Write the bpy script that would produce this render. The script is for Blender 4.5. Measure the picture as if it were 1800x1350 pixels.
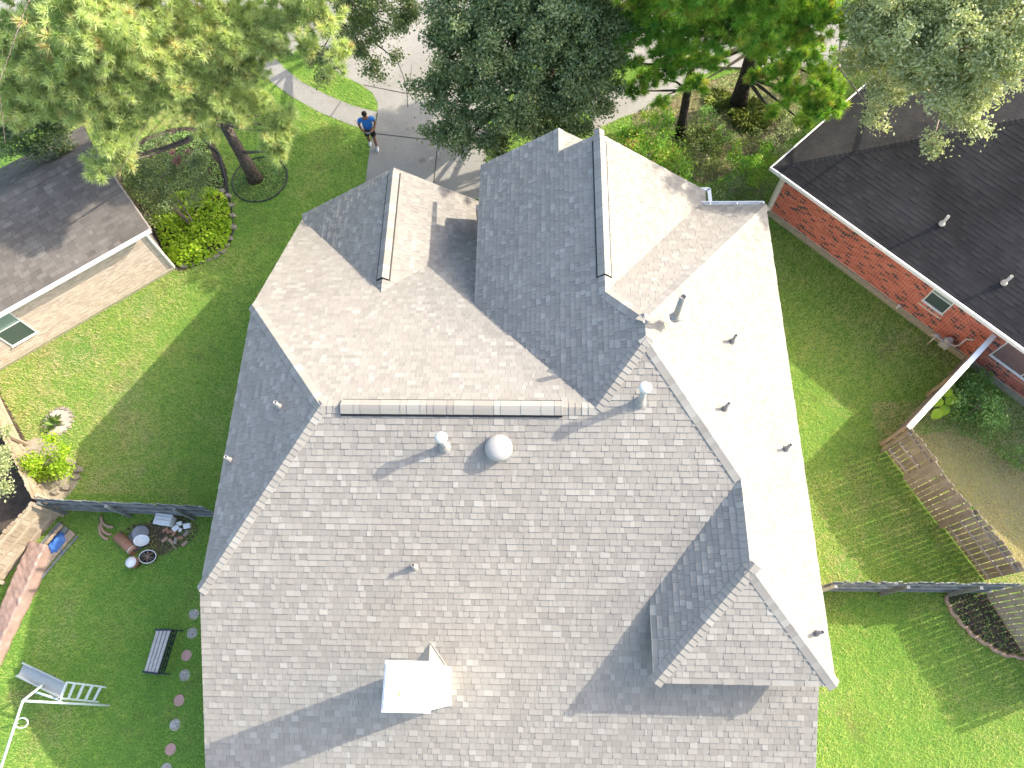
import bpy, bmesh, math, random
import numpy as np
from mathutils import Vector, Matrix
random.seed(7); rng = np.random.default_rng(7)
for o in list(bpy.data.objects): bpy.data.objects.remove(o)
scene = bpy.context.scene; COL = scene.collection
# ------------------------------------------------------------------ camera
CR, CU, CL = np.array([.99932, .01914, -.03146]), np.array([-.0054, .92127, .38888]), np.array([-.03643, .38844, -.92075])
CP = np.array([0, 0, 21.409]); FPX = 1242.96
cd = bpy.data.cameras.new('camera'); co = bpy.data.objects.new('camera', cd); COL.objects.link(co)
cd.sensor_width = 36; cd.lens = FPX / 1800 * 36; cd.clip_end = 800
co.matrix_world = Matrix(((CR[0], CU[0], -CL[0], CP[0]), (CR[1], CU[1], -CL[1], CP[1]), (CR[2], CU[2], -CL[2], CP[2]), (0, 0, 0, 1)))
scene.camera = co
# ------------------------------------------------------------------ light
SUN = Vector((.797, .285, .533)).normalized()
w = bpy.data.worlds.new('World'); scene.world = w; w.use_nodes = True
nt = w.node_tree; sky = nt.nodes.new('ShaderNodeTexSky'); sky.sky_type = 'NISHITA'; sky.sun_disc = False
sky.sun_elevation = math.asin(SUN.z); sky.sun_rotation = math.atan2(SUN.x, SUN.y)
sky.air_density = 1.0; sky.dust_density = 3.0; sky.ozone_density = .5
bg = nt.nodes['Background']; nt.links.new(sky.outputs[0], bg.inputs[0]); bg.inputs[1].default_value = .15
sl = bpy.data.lights.new('sun', 'SUN'); sl.energy = 2.28; sl.angle = math.radians(.53); sl.color = (1, .915, .77)
so = bpy.data.objects.new('sun', sl); COL.objects.link(so); so.rotation_euler = (-SUN).to_track_quat('-Z', 'Y').to_euler(); so.location = (20, 7, 30)
scene.view_settings.view_transform = 'Standard'; scene.view_settings.look = 'None'
scene.view_settings.exposure = 1.9; scene.view_settings.gamma = 1
scene.render.engine = 'CYCLES'; scene.cycles.max_bounces = 6; scene.cycles.diffuse_bounces = 3; scene.cycles.glossy_bounces = 2; scene.cycles.transmission_bounces = 3; scene.cycles.use_denoising = True; scene.render.resolution_x = 1024; scene.render.resolution_y = 768
# ------------------------------------------------------------------ helpers
def ray(px, py): return CL + CR * ((px - 900) / FPX) - CU * ((py - 675) / FPX)
def at(px, py, z=0.0):
    """world point at height z that the photograph shows at pixel px,py"""
    r = ray(px, py); return Vector(CP + r * ((z - CP[2]) / r[2]))
def on_plane(px, py, n, q):
    r = ray(px, py); n = np.array(n, float); return Vector(CP + r * (((np.array(q, float) - CP) @ n) / (r @ n)))
def project(P):
    d = np.asarray(P, float) - CP; z = d @ CL
    return np.stack([900 + FPX * (d @ CR) / z, 675 - FPX * (d @ CU) / z], -1)
def tag(o, label=None, cat=None, group=None, kind=None):
    if label: o['label'] = label
    if cat: o['category'] = cat
    if group: o['group'] = group
    if kind: o['kind'] = kind
    return o
def link(name, data, parent=None):
    o = bpy.data.objects.new(name, data); COL.objects.link(o)
    if parent: o.parent = parent
    return o
def thing(name, label, cat, loc=(0, 0, 0), rz=0, group=None):
    o = link(name, None); o.location = loc; o.rotation_euler = (0, 0, rz); o.empty_display_size = .2
    return tag(o, label, cat, group)
def raw_mesh(name, V, F, mat=None, tint=None, smooth=False):
    me = bpy.data.meshes.new(name); me.from_pydata([tuple(map(float, v)) for v in V], [], F); 
    if mat: me.materials.append(mat)
    if tint is not None:
        a = me.attributes.new('tint', 'FLOAT', 'FACE'); a.data.foreach_set('value', np.broadcast_to(np.asarray(tint, np.float32), (len(me.polygons),)).copy())
    if smooth: me.polygons.foreach_set('use_smooth', [True] * len(me.polygons))
    me.update(); return me
def fast_mesh(name, V, nper, mat, tint=None):
    """V (n*nper,3): separate polygons of nper corners each"""
    n = len(V) // nper; me = bpy.data.meshes.new(name)
    me.vertices.add(len(V)); me.vertices.foreach_set('co', np.asarray(V, np.float32).ravel())
    me.loops.add(len(V)); me.loops.foreach_set('vertex_index', np.arange(len(V), dtype=np.int32))
    me.polygons.add(n); me.polygons.foreach_set('loop_start', np.arange(0, len(V), nper, dtype=np.int32))
    try: me.polygons.foreach_set('loop_total', np.full(n, nper, np.int32))
    except Exception: pass
    if tint is not None:
        a = me.attributes.new('tint', 'FLOAT', 'FACE'); a.data.foreach_set('value', np.asarray(tint, np.float32))
    me.materials.append(mat); me.update(calc_edges=True); return me
class MB:
    """collects shapes into one mesh"""
    def __init__(s): s.V = []; s.F = []; s.T = []
    def add(s, V, F, t=.5):
        b = len(s.V); s.V += [tuple(v) for v in V]; s.F += [tuple(i + b for i in f) for f in F]; s.T += [t] * len(F); return s
    def box(s, c, d, M=None, t=.5):
        x, y, z = d[0] / 2, d[1] / 2, d[2] / 2; c = Vector(c)
        V = [Vector(p) for p in ((-x, -y, -z), (x, -y, -z), (x, y, -z), (-x, y, -z), (-x, -y, z), (x, -y, z), (x, y, z), (-x, y, z))]
        V = [(M @ v if M else v) + c for v in V]
        return s.add(V, [(3, 2, 1, 0), (4, 5, 6, 7), (0, 1, 5, 4), (1, 2, 6, 5), (2, 3, 7, 6), (3, 0, 4, 7)], t)
    def bar(s, a, b, wd, ht, up=(0, 0, 1), t=.5):
        a, b = Vector(a), Vector(b); d = b - a; L = d.length; x = d / L; u = Vector(up); y = u.cross(x)
        if y.length < 1e-4: y = Vector((1, 0, 0)).cross(x)
        y.normalize(); z = x.cross(y); M = Matrix((x, y, z)).transposed()
        return s.box((a + b) / 2, (L, wd, ht), M, t)
    def tube(s, pts, rad, n=8, cap=True, t=.5):
        pts = [Vector(p) for p in pts]; rad = rad if hasattr(rad, '__len__') else [rad] * len(pts); V = []; prev = None
        for i, p in enumerate(pts):
            d = (pts[min(i + 1, len(pts) - 1)] - pts[max(i - 1, 0)]).normalized()
            a = prev if prev is not None else (Vector((1, 0, 0)) if abs(d.x) < .8 else Vector((0, 1, 0)))
            a = (a - d * a.dot(d)).normalized(); prev = a; bb = d.cross(a)
            V += [p + (a * math.cos(k * 2 * math.pi / n) + bb * math.sin(k * 2 * math.pi / n)) * rad[i] for k in range(n)]
        F = [(i * n + k, i * n + (k + 1) % n, (i + 1) * n + (k + 1) % n, (i + 1) * n + k) for i in range(len(pts) - 1) for k in range(n)]
        if cap: F += [tuple(range(n - 1, -1, -1)), tuple(range((len(pts) - 1) * n, len(pts) * n))]
        return s.add(V, F, t)
    def lathe(s, prof, c=(0, 0, 0), n=24, M=None, t=.5, sx=1, sy=1):
        c = Vector(c); V = []
        for r, z in prof:
            for k in range(n):
                v = Vector((r * math.cos(2 * math.pi * k / n) * sx, r * math.sin(2 * math.pi * k / n) * sy, z)); V.append((M @ v if M else v) + c)
        F = [(i * n + k, i * n + (k + 1) % n, (i + 1) * n + (k + 1) % n, (i + 1) * n + k) for i in range(len(prof) - 1) for k in range(n)]
        F += [tuple(range(n - 1, -1, -1)), tuple(range((len(prof) - 1) * n, len(prof) * n))]
        return s.add(V, F, t)
    def prism(s, poly, z0, z1, t=.5):
        n = len(poly); V = [(p[0], p[1], z0) for p in poly] + [(p[0], p[1], z1) for p in poly]
        a = sum(poly[i][0] * poly[(i + 1) % n][1] - poly[(i + 1) % n][0] * poly[i][1] for i in range(n))
        F = [tuple(range(n - 1, -1, -1)), tuple(range(n, 2 * n))] + [(i, (i + 1) % n, n + (i + 1) % n, n + i) for i in range(n)]
        if a < 0: F = [f[::-1] for f in F]
        return s.add(V, F, t)
    def build(s, name, mat, parent=None, smooth=False, bevel=0):
        me = raw_mesh(name, s.V, s.F, mat, s.T, smooth)
        if any(len(p.vertices) > 4 for p in me.polygons) or bevel:
            bm = bmesh.new(); bm.from_mesh(me)
            if bevel: bmesh.ops.bevel(bm, geom=list(bm.edges), offset=bevel, segments=1, affect='EDGES')
            bmesh.ops.triangulate(bm, faces=[f for f in bm.faces if len(f.verts) > 4]); bm.to_mesh(me); bm.free()
        return link(name, me, parent)
# ------------------------------------------------------------------ materials
def new_mat(name, rough=.8, spec=.3):
    m = bpy.data.materials.new(name); m.use_nodes = True; b = m.node_tree.nodes['Principled BSDF']
    b.inputs['Roughness'].default_value = rough; b.inputs['Specular IOR Level'].default_value = spec
    return m, m.node_tree, b
def N(nt, t, **kw):
    n = nt.nodes.new(t)
    for k, v in kw.items(): setattr(n, k, v)
    return n
def ramp(nt, fac, stops, interp='LINEAR'):
    r = N(nt, 'ShaderNodeValToRGB'); r.color_ramp.interpolation = interp; e = r.color_ramp.elements
    while len(e) < len(stops): e.new(.5)
    for i, (p, c) in enumerate(stops): e[i].position = p; e[i].color = (*c, 1)
    nt.links.new(fac, r.inputs[0]); return r.outputs[0]
def noise(nt, scale, detail=4, rough=.6, coord=None):
    n = N(nt, 'ShaderNodeTexNoise'); n.inputs['Scale'].default_value = scale; n.inputs['Detail'].default_value = detail; n.inputs['Roughness'].default_value = rough
    if coord is None:
        g = N(nt, 'ShaderNodeNewGeometry'); coord = g.outputs['Position']
    nt.links.new(coord, n.inputs['Vector']); return n.outputs['Fac']
def mixc(nt, fac, a, b, mode='MIX'):
    m = N(nt, 'ShaderNodeMix', data_type='RGBA', blend_type=mode)
    for i, v in ((0, fac), (6, a), (7, b)):
        if isinstance(v, (int, float)): m.inputs[i].default_value = v
        elif isinstance(v, tuple): m.inputs[i].default_value = (*v, 1)
        else: nt.links.new(v, m.inputs[i])
    return m.outputs[2]
def bump(nt, b, h, strength=.3, dist=.01):
    n = N(nt, 'ShaderNodeBump'); n.inputs['Strength'].default_value = strength; n.inputs['Distance'].default_value = dist
    nt.links.new(h, n.inputs['Height']); nt.links.new(n.outputs[0], b.inputs['Normal'])
def tint_mat(name, stops, grain=(60, .25), rough=.85, spec=.25, interp='LINEAR', trans=0, blotch=None):
    """colour from each piece's own tint value, broken up by grain"""
    m, nt, b = new_mat(name, rough, spec)
    a = N(nt, 'ShaderNodeAttribute', attribute_name='tint'); c = ramp(nt, a.outputs['Fac'], stops, interp)
    if grain:
        g = noise(nt, grain[0], 3, .7); gg = ramp(nt, g, [(.25, (1 - grain[1],) * 3), (.75, (1 + grain[1] * .6,) * 3)]); c = mixc(nt, 1.0, c, gg, 'MULTIPLY')
    if blotch:
        g = noise(nt, blotch[0], 4, .6); gg = ramp(nt, g, [(.35, blotch[2] if len(blotch) > 2 else (1 - blotch[1],) * 3), (.65, (1, 1, 1))]); c = mixc(nt, 1.0, c, gg, 'MULTIPLY')
    nt.links.new(c, b.inputs['Base Color'])
    if trans:
        tr = N(nt, 'ShaderNodeBsdfTranslucent'); c2 = mixc(nt, 1.0, c, (1.25, 1.3, .7), 'MULTIPLY'); nt.links.new(c2, tr.inputs[0])
        mx = N(nt, 'ShaderNodeMixShader'); mx.inputs[0].default_value = trans
        nt.links.new(b.outputs[0], mx.inputs[1]); nt.links.new(tr.outputs[0], mx.inputs[2]); nt.links.new(mx.outputs[0], nt.nodes['Material Output'].inputs[0])
    return m
def plain(name, col, rough=.7, spec=.3, var=.15, scale=8, col2=None, bmp=0, metal=0):
    m, nt, b = new_mat(name, rough, spec); b.inputs['Metallic'].default_value = metal
    g = noise(nt, scale, 5, .65); c = ramp(nt, g, [(.3, tuple(x * (1 - var) for x in (col2 or col))), (.7, tuple(min(1, x * (1 + var * .5)) for x in col))])
    nt.links.new(c, b.inputs['Base Color'])
    if bmp: bump(nt, b, noise(nt, scale * 6, 3, .7), .4, bmp)
    return m
M = {}
M['shingle'] = tint_mat('shingle_grey_tan', [(0, (.243, .225, .200)), (.25, (.266, .246, .217)), (.5, (.283, .263, .232)), (.75, (.301, .281, .248)), (1, (.338, .32, .285))], (140, .18), .9, .2, blotch=(.45, .07))
M['shingle_dark'] = tint_mat('shingle_charcoal', [(0, (.039, .037, .038)), (.5, (.044, .042, .043)), (1, (.050, .048, .048))], (60, .35), .9, .15, blotch=(.55, .4))
M['shingle_mid'] = tint_mat('shingle_weathered', [(0, (.12, .106, .094)), (.5, (.155, .138, .122)), (1, (.19, .172, .152))], (90, .3), .9, .2, blotch=(.9, .25))
M['vent_black'] = plain('vent_black', (.012, .012, .014), .6)
M['fascia'] = plain('fascia_cream', (.62, .58, .50), .6)
M['fascia_brown'] = plain('fascia_pale_taupe', (.30, .26, .23), .6)
M['white'] = plain('white_paint', (.80, .80, .78), .5, .4, .06)
M['white_metal'] = plain('white_enamel_metal', (.72, .73, .72), .35, .5, .08)
M['pvc'] = plain('pipe_grey', (.30, .28, .26), .6)
M['galv'] = plain('galvanised_grey', (.40, .385, .365), .5, .4, .1)
M['dome'] = plain('dome_vent_paint', (.34, .325, .305), .45, .4, .05)
M['brick_red'] = tint_mat('brick_red', [(0, (.10, .075, .072)), (.13, (.13, .085, .075)), (.17, (.44, .13, .085)), (.6, (.52, .155, .10)), (1, (.60, .21, .14))], (40, .2), .85, .25)
M['brick_tan'] = tint_mat('brick_pinkish_tan', [(0, (.50, .40, .32)), (.5, (.60, .48, .39)), (1, (.67, .56, .46))], (40, .12), .85, .25)
M['mortar'] = plain('mortar', (.60, .54, .45), .9, .2, .15, 12)
M['slab'] = plain('concrete_slab_edge', (.33, .30, .22), .9, .2, .25, 9)
M['glass'] = new_mat('window_glass', .06, .8)[0]; M['glass'].node_tree.nodes['Principled BSDF'].inputs['Base Color'].default_value = (.06, .09, .085, 1)
M['pale_pane'] = plain('pane_pale_green', (.22, .30, .26), .5, .4, .05)  # pale upper sash; left house's window reflection is put into this colour
M['curtain'] = plain('curtain_mauve', (.20, .13, .12), .7, .3, .2, 6)
M['concrete'] = None
def concrete():
    m, nt, b = new_mat('concrete', .88, .25)
    a = noise(nt, .55, 5, .6); c = ramp(nt, a, [(.3, (.235, .225, .20)), (.55, (.29, .278, .25)), (.8, (.325, .312, .285))])
    g = noise(nt, 14, 6, .75); c = mixc(nt, 1.0, c, ramp(nt, g, [(.3, (.80, .79, .78)), (.6, (1, 1, 1))]), 'MULTIPLY')
    st = noise(nt, 2.6, 3, .5); c = mixc(nt, 1.0, c, ramp(nt, st, [(.26, (.62, .58, .54)), (.36, (1, 1, 1))]), 'MULTIPLY')
    nt.links.new(c, b.inputs['Base Color']); bump(nt, b, g, .25, .004); return m
M['concrete'] = concrete()
def soil(name, stops, scale=.6, fine=18, fa=.5):
    m, nt, b = new_mat(name, .95, .1); a = noise(nt, scale, 6, .65); c = ramp(nt, a, stops)
    g = noise(nt, fine, 5, .8); c = mixc(nt, 1.0, c, ramp(nt, g, [(.3, (1 - fa,) * 3), (.65, (1 + fa * .35,) * 3)]), 'MULTIPLY')
    nt.links.new(c, b.inputs['Base Color']); bump(nt, b, g, .6, .03); return m
M['lawn'] = soil('lawn_turf', [(.28, (.16, .16, .055)), (.45, (.14, .25, .045)), (.62, (.12, .23, .04)), (.8, (.20, .27, .06))], .55, 26, .45)
M['dry_lawn'] = soil('dry_lawn_turf', [(.3, (.26, .22, .10)), (.6, (.34, .29, .15)), (.8, (.22, .23, .085))], .5, 26, .4)
M['dirt'] = soil('bare_dirt', [(.3, (.20, .16, .115)), (.7, (.30, .255, .19))], 1.4, 30, .35)
M['straw'] = soil('pine_straw_mulch', [(.3, (.10, .085, .04)), (.45, (.24, .19, .11)), (.6, (.17, .19, .07)), (.75, (.38, .31, .20))], 1.2, 34, .55)
M['mulch'] = soil('dark_mulch', [(.3, (.06, .045, .035)), (.7, (.13, .10, .075))], 1.5, 30, .6)
M['grass'] = tint_mat('grass_blades', [(0, (.19, .38, .075)), (.35, (.30, .49, .10)), (.65, (.48, .56, .15)), (.88, (.60, .55, .25)), (1, (.64, .54, .34))], None, .55, .3, trans=.42)
M['needle'] = tint_mat('pine_needles_pale', [(0, (.28, .38, .14)), (.4, (.46, .55, .24)), (.85, (.58, .64, .30)), (.95, (.56, .50, .24)), (1, (.5, .34, .18))], None, .5, .3, trans=.45)
M['needle_green'] = tint_mat('pine_needles_green', [(0, (.12, .29, .05)), (.45, (.23, .44, .06)), (.85, (.42, .55, .08)), (.96, (.52, .46, .09)), (1, (.5, .34, .12))], None, .5, .3, trans=.45)
M['oak_leaf'] = tint_mat('oak_leaves', [(0, (.10, .15, .07)), (.5, (.19, .26, .11)), (.85, (.33, .38, .17)), (1, (.45, .45, .21))], None, .42, .4, trans=.36)
M['oak_leaf_grey'] = tint_mat('grey_green_leaves', [(0, (.25, .29, .14)), (.5, (.40, .45, .23)), (.9, (.53, .56, .29)), (1, (.60, .58, .33))], None, .42, .4, trans=.32)
M['lime_leaf'] = tint_mat('lime_leaves', [(0, (.18, .32, .015)), (.5, (.32, .48, .025)), (.9, (.46, .58, .04)), (1, (.52, .56, .10))], None, .5, .3, trans=.35)
M['shrub_leaf'] = tint_mat('shrub_leaves', [(0, (.11, .22, .06)), (.5, (.21, .36, .09)), (.9, (.33, .46, .12)), (1, (.42, .48, .16))], None, .5, .3, trans=.3)
M['straw_leaf'] = tint_mat('liriope_leaves', [(0, (.09, .15, .03)), (.4, (.17, .23, .05)), (.8, (.30, .36, .11)), (1, (.42, .42, .20))], None, .5, .4, trans=.3)
M['pink_flower'] = tint_mat('crape_flowers', [(0, (.35, .05, .12)), (1, (.5, .12, .2))], None, .6)
M['bark'] = None
def bark(name, a, b2):
    m, nt, b = new_mat(name, .95, .1); g = noise(nt, 9, 6, .75); c = ramp(nt, g, [(.35, a), (.65, b2)]); nt.links.new(c, b.inputs['Base Color'])
    v = N(nt, 'ShaderNodeTexVoronoi'); v.inputs['Scale'].default_value = 11; gg = N(nt, 'ShaderNodeNewGeometry'); mp = N(nt, 'ShaderNodeMapping'); mp.inputs['Scale'].default_value = (1.6, 1.6, .5)
    nt.links.new(gg.outputs['Position'], mp.inputs[0]); nt.links.new(mp.outputs[0], v.inputs['Vector']); bump(nt, b, v.outputs['Distance'], .9, .05); return m
M['bark'] = bark('pine_bark', (.07, .055, .05), (.19, .155, .145)); M['bark_dark'] = bark('oak_bark', (.025, .02, .018), (.07, .058, .05)); M['twig'] = plain('bare_twig', (.24, .19, .15), .9)
M['fence_grey'] = tint_mat('fence_weathered_grey', [(0, (.19, .20, .20)), (.5, (.27, .28, .275)), (1, (.36, .36, .35))], (22, .4), .9, .15, blotch=(3, .3))
M['fence_brown'] = tint_mat('fence_weathered_brown', [(0, (.27, .225, .175)), (.5, (.35, .30, .24)), (1, (.43, .38, .315))], (22, .3), .9, .15, blotch=(3, .25))
M['fence_tan'] = tint_mat('fence_pale_tan', [(0, (.34, .27, .19)), (.5, (.42, .34, .25)), (1, (.50, .42, .32))], (22, .3), .9, .15, blotch=(3, .2))
M['lumber'] = plain('lumber', (.42, .33, .23), .85, .2, .3, 14, (.28, .22, .16))
M['lumber_grey'] = plain('lumber_grey', (.20, .21, .20), .85, .2, .3, 14)
# ------------------------------------------------------------------ shingled roofs
def clip_rect(poly, u0, u1, v0, v1):
    def cut(P, f, inter):
        out = []
        for i in range(len(P)):
            a, b = P[i - 1], P[i]; fa, fb = f(a), f(b)
            if fb >= 0:
                if fa < 0: out.append(inter(a, b, fa, fb))
                out.append(b)
            elif fa >= 0: out.append(inter(a, b, fa, fb))
        return out
    I = lambda a, b, fa, fb: (a[0] + (b[0] - a[0]) * fa / (fa - fb), a[1] + (b[1] - a[1]) * fa / (fa - fb))
    P = poly
    for f in (lambda p: p[0] - u0, lambda p: u1 - p[0], lambda p: p[1] - v0, lambda p: v1 - p[1]):
        if not P: return []
        P = cut(P, f, I)
    return P
def inside(pts, poly):
    x, y = pts[:, 0], pts[:, 1]; r = np.zeros(len(pts), bool); n = len(poly)
    for i in range(n):
        (xa, ya), (xb, yb) = poly[i - 1][:2], poly[i][:2]
        if ya == yb: continue
        r ^= ((ya > y) != (yb > y)) & (x < (xb - xa) * (y - ya) / (yb - ya) + xa)
    return r
def seg_dist(pts, poly):
    d = np.full(len(pts), 1e9)
    for i in range(len(poly)):
        a, b = np.array(poly[i - 1][:2]), np.array(poly[i][:2]); ab = b - a; L2 = ab @ ab
        if L2 < 1e-9: continue
        t = np.clip(((pts - a) @ ab) / L2, 0, 1); d = np.minimum(d, np.hypot(*(pts - a - t[:, None] * ab).T))
    return d
class Roof:
    def __init__(s, obj, mat, deckmat, expo=.143, wmin=.10, wmax=.235, lift=1.0):
        s.o, s.mat, s.deckmat, s.expo, s.wmin, s.wmax, s.lift = obj, mat, deckmat, expo, wmin, wmax, lift
        s.whole = []; s.V = []; s.F = []; s.T = []; s.deck = MB()
    def plane(s, P, thick=.14, v_off=0.0):
        P = [Vector(p) for p in P]
        n = Vector((0, 0, 0))
        for i in range(len(P)): n += P[i - 1].cross(P[i])
        n.normalize()
        if n.z < 0: n = -n; P = P[::-1]
        u = Vector((0, 0, 1)).cross(n).normalized(); v = n.cross(u); o = min(P, key=lambda p: p.z)
        m = len(P); low = [p - Vector((0, 0, thick)) for p in P]
        s.deck.add(P + low, [tuple(range(m)), tuple(range(2 * m - 1, m - 1, -1))] + [(i, m + i, m + (i + 1) % m, (i + 1) % m) for i in range(m)])
        Q = [((p - o).dot(u), (p - o).dot(v)) for p in P]
        umin, umax = min(q[0] for q in Q), max(q[0] for q in Q); vmin, vmax = min(q[1] for q in Q), max(q[1] for q in Q)
        rects = []; vv = vmin - v_off; 
        while vv < vmax:
            x = umin - random.random() * .3
            while x < umax:
                wd = random.uniform(s.wmin, s.wmax)
                if random.random() < .12: wd *= .5
                rects.append((x, x + wd, vv, vv + s.expo)); x += wd
            vv += s.expo
        R = np.array(rects); C = np.stack([(R[:, 0] + R[:, 1]) / 2, (R[:, 2] + R[:, 3]) / 2], 1)
        ins = inside(C, Q); dist = seg_dist(C, Q); rad = np.hypot(R[:, 1] - R[:, 0], s.expo) / 2 + .003
        for i in range(len(R)):
            if dist[i] >= rad[i] and not ins[i]: continue
            u0, u1, v0, v1 = R[i]; tooth = random.random() < .5; h1 = (.019 if tooth else .011) * s.lift; h0 = .003
            tint = min(1, max(0, random.gauss(.60, .22) if tooth else random.gauss(.30, .18)))
            if dist[i] >= rad[i]:
                s.whole.append((o, u, v, n, u0, u1, v0, v1, h1, tint)); continue
            c = clip_rect(Q, u0, u1, v0, v1)
            if len(c) < 3: continue
            hh = lambda q: h0 + (h1 - h0) * (1 - (q[1] - v0) / (v1 - v0))
            b = len(s.V); k = len(c); s.V += [tuple(o + u * q[0] + v * q[1] + n * hh(q)) for q in c] + [tuple(o + u * q[0] + v * q[1] - n * .002) for q in c]
            s.F += [tuple(range(b, b + k))] + [(b + j, b + k + j, b + k + (j + 1) % k, b + (j + 1) % k) for j in range(k)]; s.T += [tint] * (k + 1)
        return n
    def finish(s, n_single=300):
        # the tabs that show largest become parts of their own, the rest one mesh
        cen = np.array([tuple(o + u * ((u0 + u1) / 2) + v * ((v0 + v1) / 2)) for o, u, v, n, u0, u1, v0, v1, h, t in s.whole])
        d = cen - CP; dist = np.linalg.norm(d, axis=1); nn = np.array([tuple(x[3]) for x in s.whole]); cosv = -(d * nn).sum(1) / dist
        area = np.array([x[5] - x[4] for x in s.whole]) * cosv / dist ** 2; pp = project(cen)
        area[(pp[:, 0] < 20) | (pp[:, 0] > 1780) | (pp[:, 1] < 20) | (pp[:, 1] > 1330)] = 0
        order = np.argsort(-area); single = set(order[:n_single].tolist()); cache = {}
        TF = [(0, 1, 2, 3), (0, 4, 5, 1), (1, 5, 6, 2), (3, 7, 4, 0)]
        for i, (o, u, v, n, u0, u1, v0, v1, h, t) in enumerate(s.whole):
            if i in single:
                wq = round((u1 - u0) / .02) * .02; tq = round(t * 8) / 8; key = (round(wq, 2), tq, h)
                if key not in cache:
                    x = wq / 2 - .002; y = s.expo
                    cache[key] = raw_mesh('shingle', [(-x, 0, h), (x, 0, h), (x, y, .003), (-x, y, .003), (-x, 0, -.002), (x, 0, -.002), (x, y, -.002), (-x, y, -.002)], TF, s.mat, tq)
                ob = link('shingle', cache[key], s.o); p = o + u * ((u0 + u1) / 2) + v * v0
                sc = (u1 - u0) / wq
                ob.matrix_local = Matrix(((u.x * sc, v.x, n.x, p.x), (u.y * sc, v.y, n.y, p.y), (u.z * sc, v.z, n.z, p.z), (0, 0, 0, 1)))
            else:
                b = len(s.V); u1 -= .004
                for uu, w_, hh in ((u0, v0, h), (u1, v0, h), (u1, v1, .003), (u0, v1, .003), (u0, v0, -.002), (u1, v0, -.002), (u1, v1, -.002), (u0, v1, -.002)):
                    s.V.append(tuple(o + u * uu + v * w_ + n * hh))
                s.F += [tuple(b + q for q in f) for f in TF]; s.T += [t] * 4
        me = raw_mesh('shingle_field', s.V, s.F, s.mat, s.T); tag(link('shingle_field', me, s.o), kind='stuff')
    def caps(s, a, b, n1, n2, expo=.145, half=.17, name='ridge_cap', start=0.0, hs=1.0):
        """cap shingles along a hip or ridge from low end a to high end b; n1,n2 normals of the two planes"""
        a, b = Vector(a), Vector(b); t = (b - a).normalized(); L = (b - a).length
        s1 = t.cross(n1).normalized(); s2 = t.cross(n2).normalized(); up = (n1 + n2).normalized()
        if s1.dot(n2) > 0: s1 = -s1
        if s2.dot(n1) > 0: s2 = -s2
        cache = {}; d = start
        while d < L - .03:
            tq = round(min(1, max(0, random.gauss(.55, .25))) * 5) / 5
            if tq not in cache:
                V = []
                for y, h in ((0, .030), (.2, .012), (0, -.002)):
                    for k, (sv, q) in enumerate(((s1, half), (s1, half * .35), (s1, 0), (s2, half * .35), (s2, half))):
                        V.append(t * y + sv * q + up * hs * (h + (.008 if k == 2 else .004 if k in (1, 3) else 0)))
                F = [(i, i + 1, i + 6, i + 5) for i in range(4)] + [(i + 10, i + 11, i + 1, i) for i in range(4)] + [(0, 5, 10), (4, 14, 9)]
                cache[tq] = raw_mesh(name, V, F, s.mat, tq)
            ob = link(name, cache[tq], s.o); ob.location = a + t * d; d += expo
    def ridge_vent(s, a, b, n1, n2, half=.195, h=.09):
        a, b = Vector(a), Vector(b); t = (b - a).normalized(); L = (b - a).length; up = (n1 + n2).normalized()
        s1 = t.cross(n1).normalized(); s2 = t.cross(n2).normalized()
        if s1.dot(n2) > 0: s1 = -s1
        if s2.dot(n1) > 0: s2 = -s2
        mb = MB(); pts = [s1 * (half + .03) + up * .0, s1 * (half + .03) + up * (h * .62), up * h, s2 * (half + .03) + up * (h * .62), s2 * (half + .03)]
        V = [a + p for p in pts] + [b + p for p in pts]; mb.add(V, [(i, i + 1, i + 6, i + 5) for i in range(4)] + [(0, 4, 3, 2, 1)[::-1], (5, 6, 7, 8, 9)])
        vent = mb.build('ridge_vent', M['vent_black'], s.o)
        d = 0
        while d < L - .01:
            e = min(L, d + random.choice((.15, .15, .3, .3, .45))); tq = random.choice((.15, .45, .6, .75, .75, .9, 1))
            V = []
            for y, hh in ((d, h + .016), (e, h + .008)):
                for sv, q, dz in ((s1, half, -.028), (s1, half * .4, -.006), (s1, 0, 0), (s2, half * .4, -.006), (s2, half, -.028)): V.append(a + t * y + sv * q + up * (hh + dz))
            V += [v - up * .007 for v in V]
            F = [(i, i + 1, i + 6, i + 5) for i in range(4)] + [(i + 10, i + 11, i + 1, i) for i in range(4)] + [(0, 5, 15, 10), (4, 14, 19, 9)] + [(i + 5, i + 6, i + 16, i + 15) for i in range(4)]
            link('ridge_cap', raw_mesh('ridge_cap', V, F, s.mat, tq), s.o); d = e
# ------------------------------------------------------------------ the grey house
he = 4.70
XW, XE, YS, YN, XD = -7.79, 6.424, 1.808, 9.352, -1.72
pS, pN, pW, pD, pE = .5135, .5327, .68, .6542, .660
Ym = (pS * YS + pN * YN) / (pS + pN); zr = he + pS * (Ym - YS)
R1 = Vector((XW + (zr - he) / pW, Ym, zr)); R2 = Vector((XD + (zr - he) / pD, Ym, zr))
XT = 2.37; zT = he + pD * (XT - XD); TS = Vector((XT, YS + (zT - he) / pS, zT)); YB1 = 12.6; TN = Vector((XT, 7.5, zT)); pN2 = (zT - he) / (YB1 - 7.5)
XG = 1.575; zG = he + pD * (XG - XD); G2 = Vector((XG, YB1 - (zG - he) / pN2, zG)); YG1 = 13.28; G1 = Vector((XG, YG1, zG))
XGE = 4.82; zGE = 4.50; XSm = .53; zSm = he + pD * (XSm - XD); YSm = 14.07
XV = 4.514; zV = he + pE * (XE - XV); V1 = Vector((XV, YS + (zV - he) / pS, zV)); YB2 = .046; V2 = Vector((XV, 2.306, zV)); XC = 2.564
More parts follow.
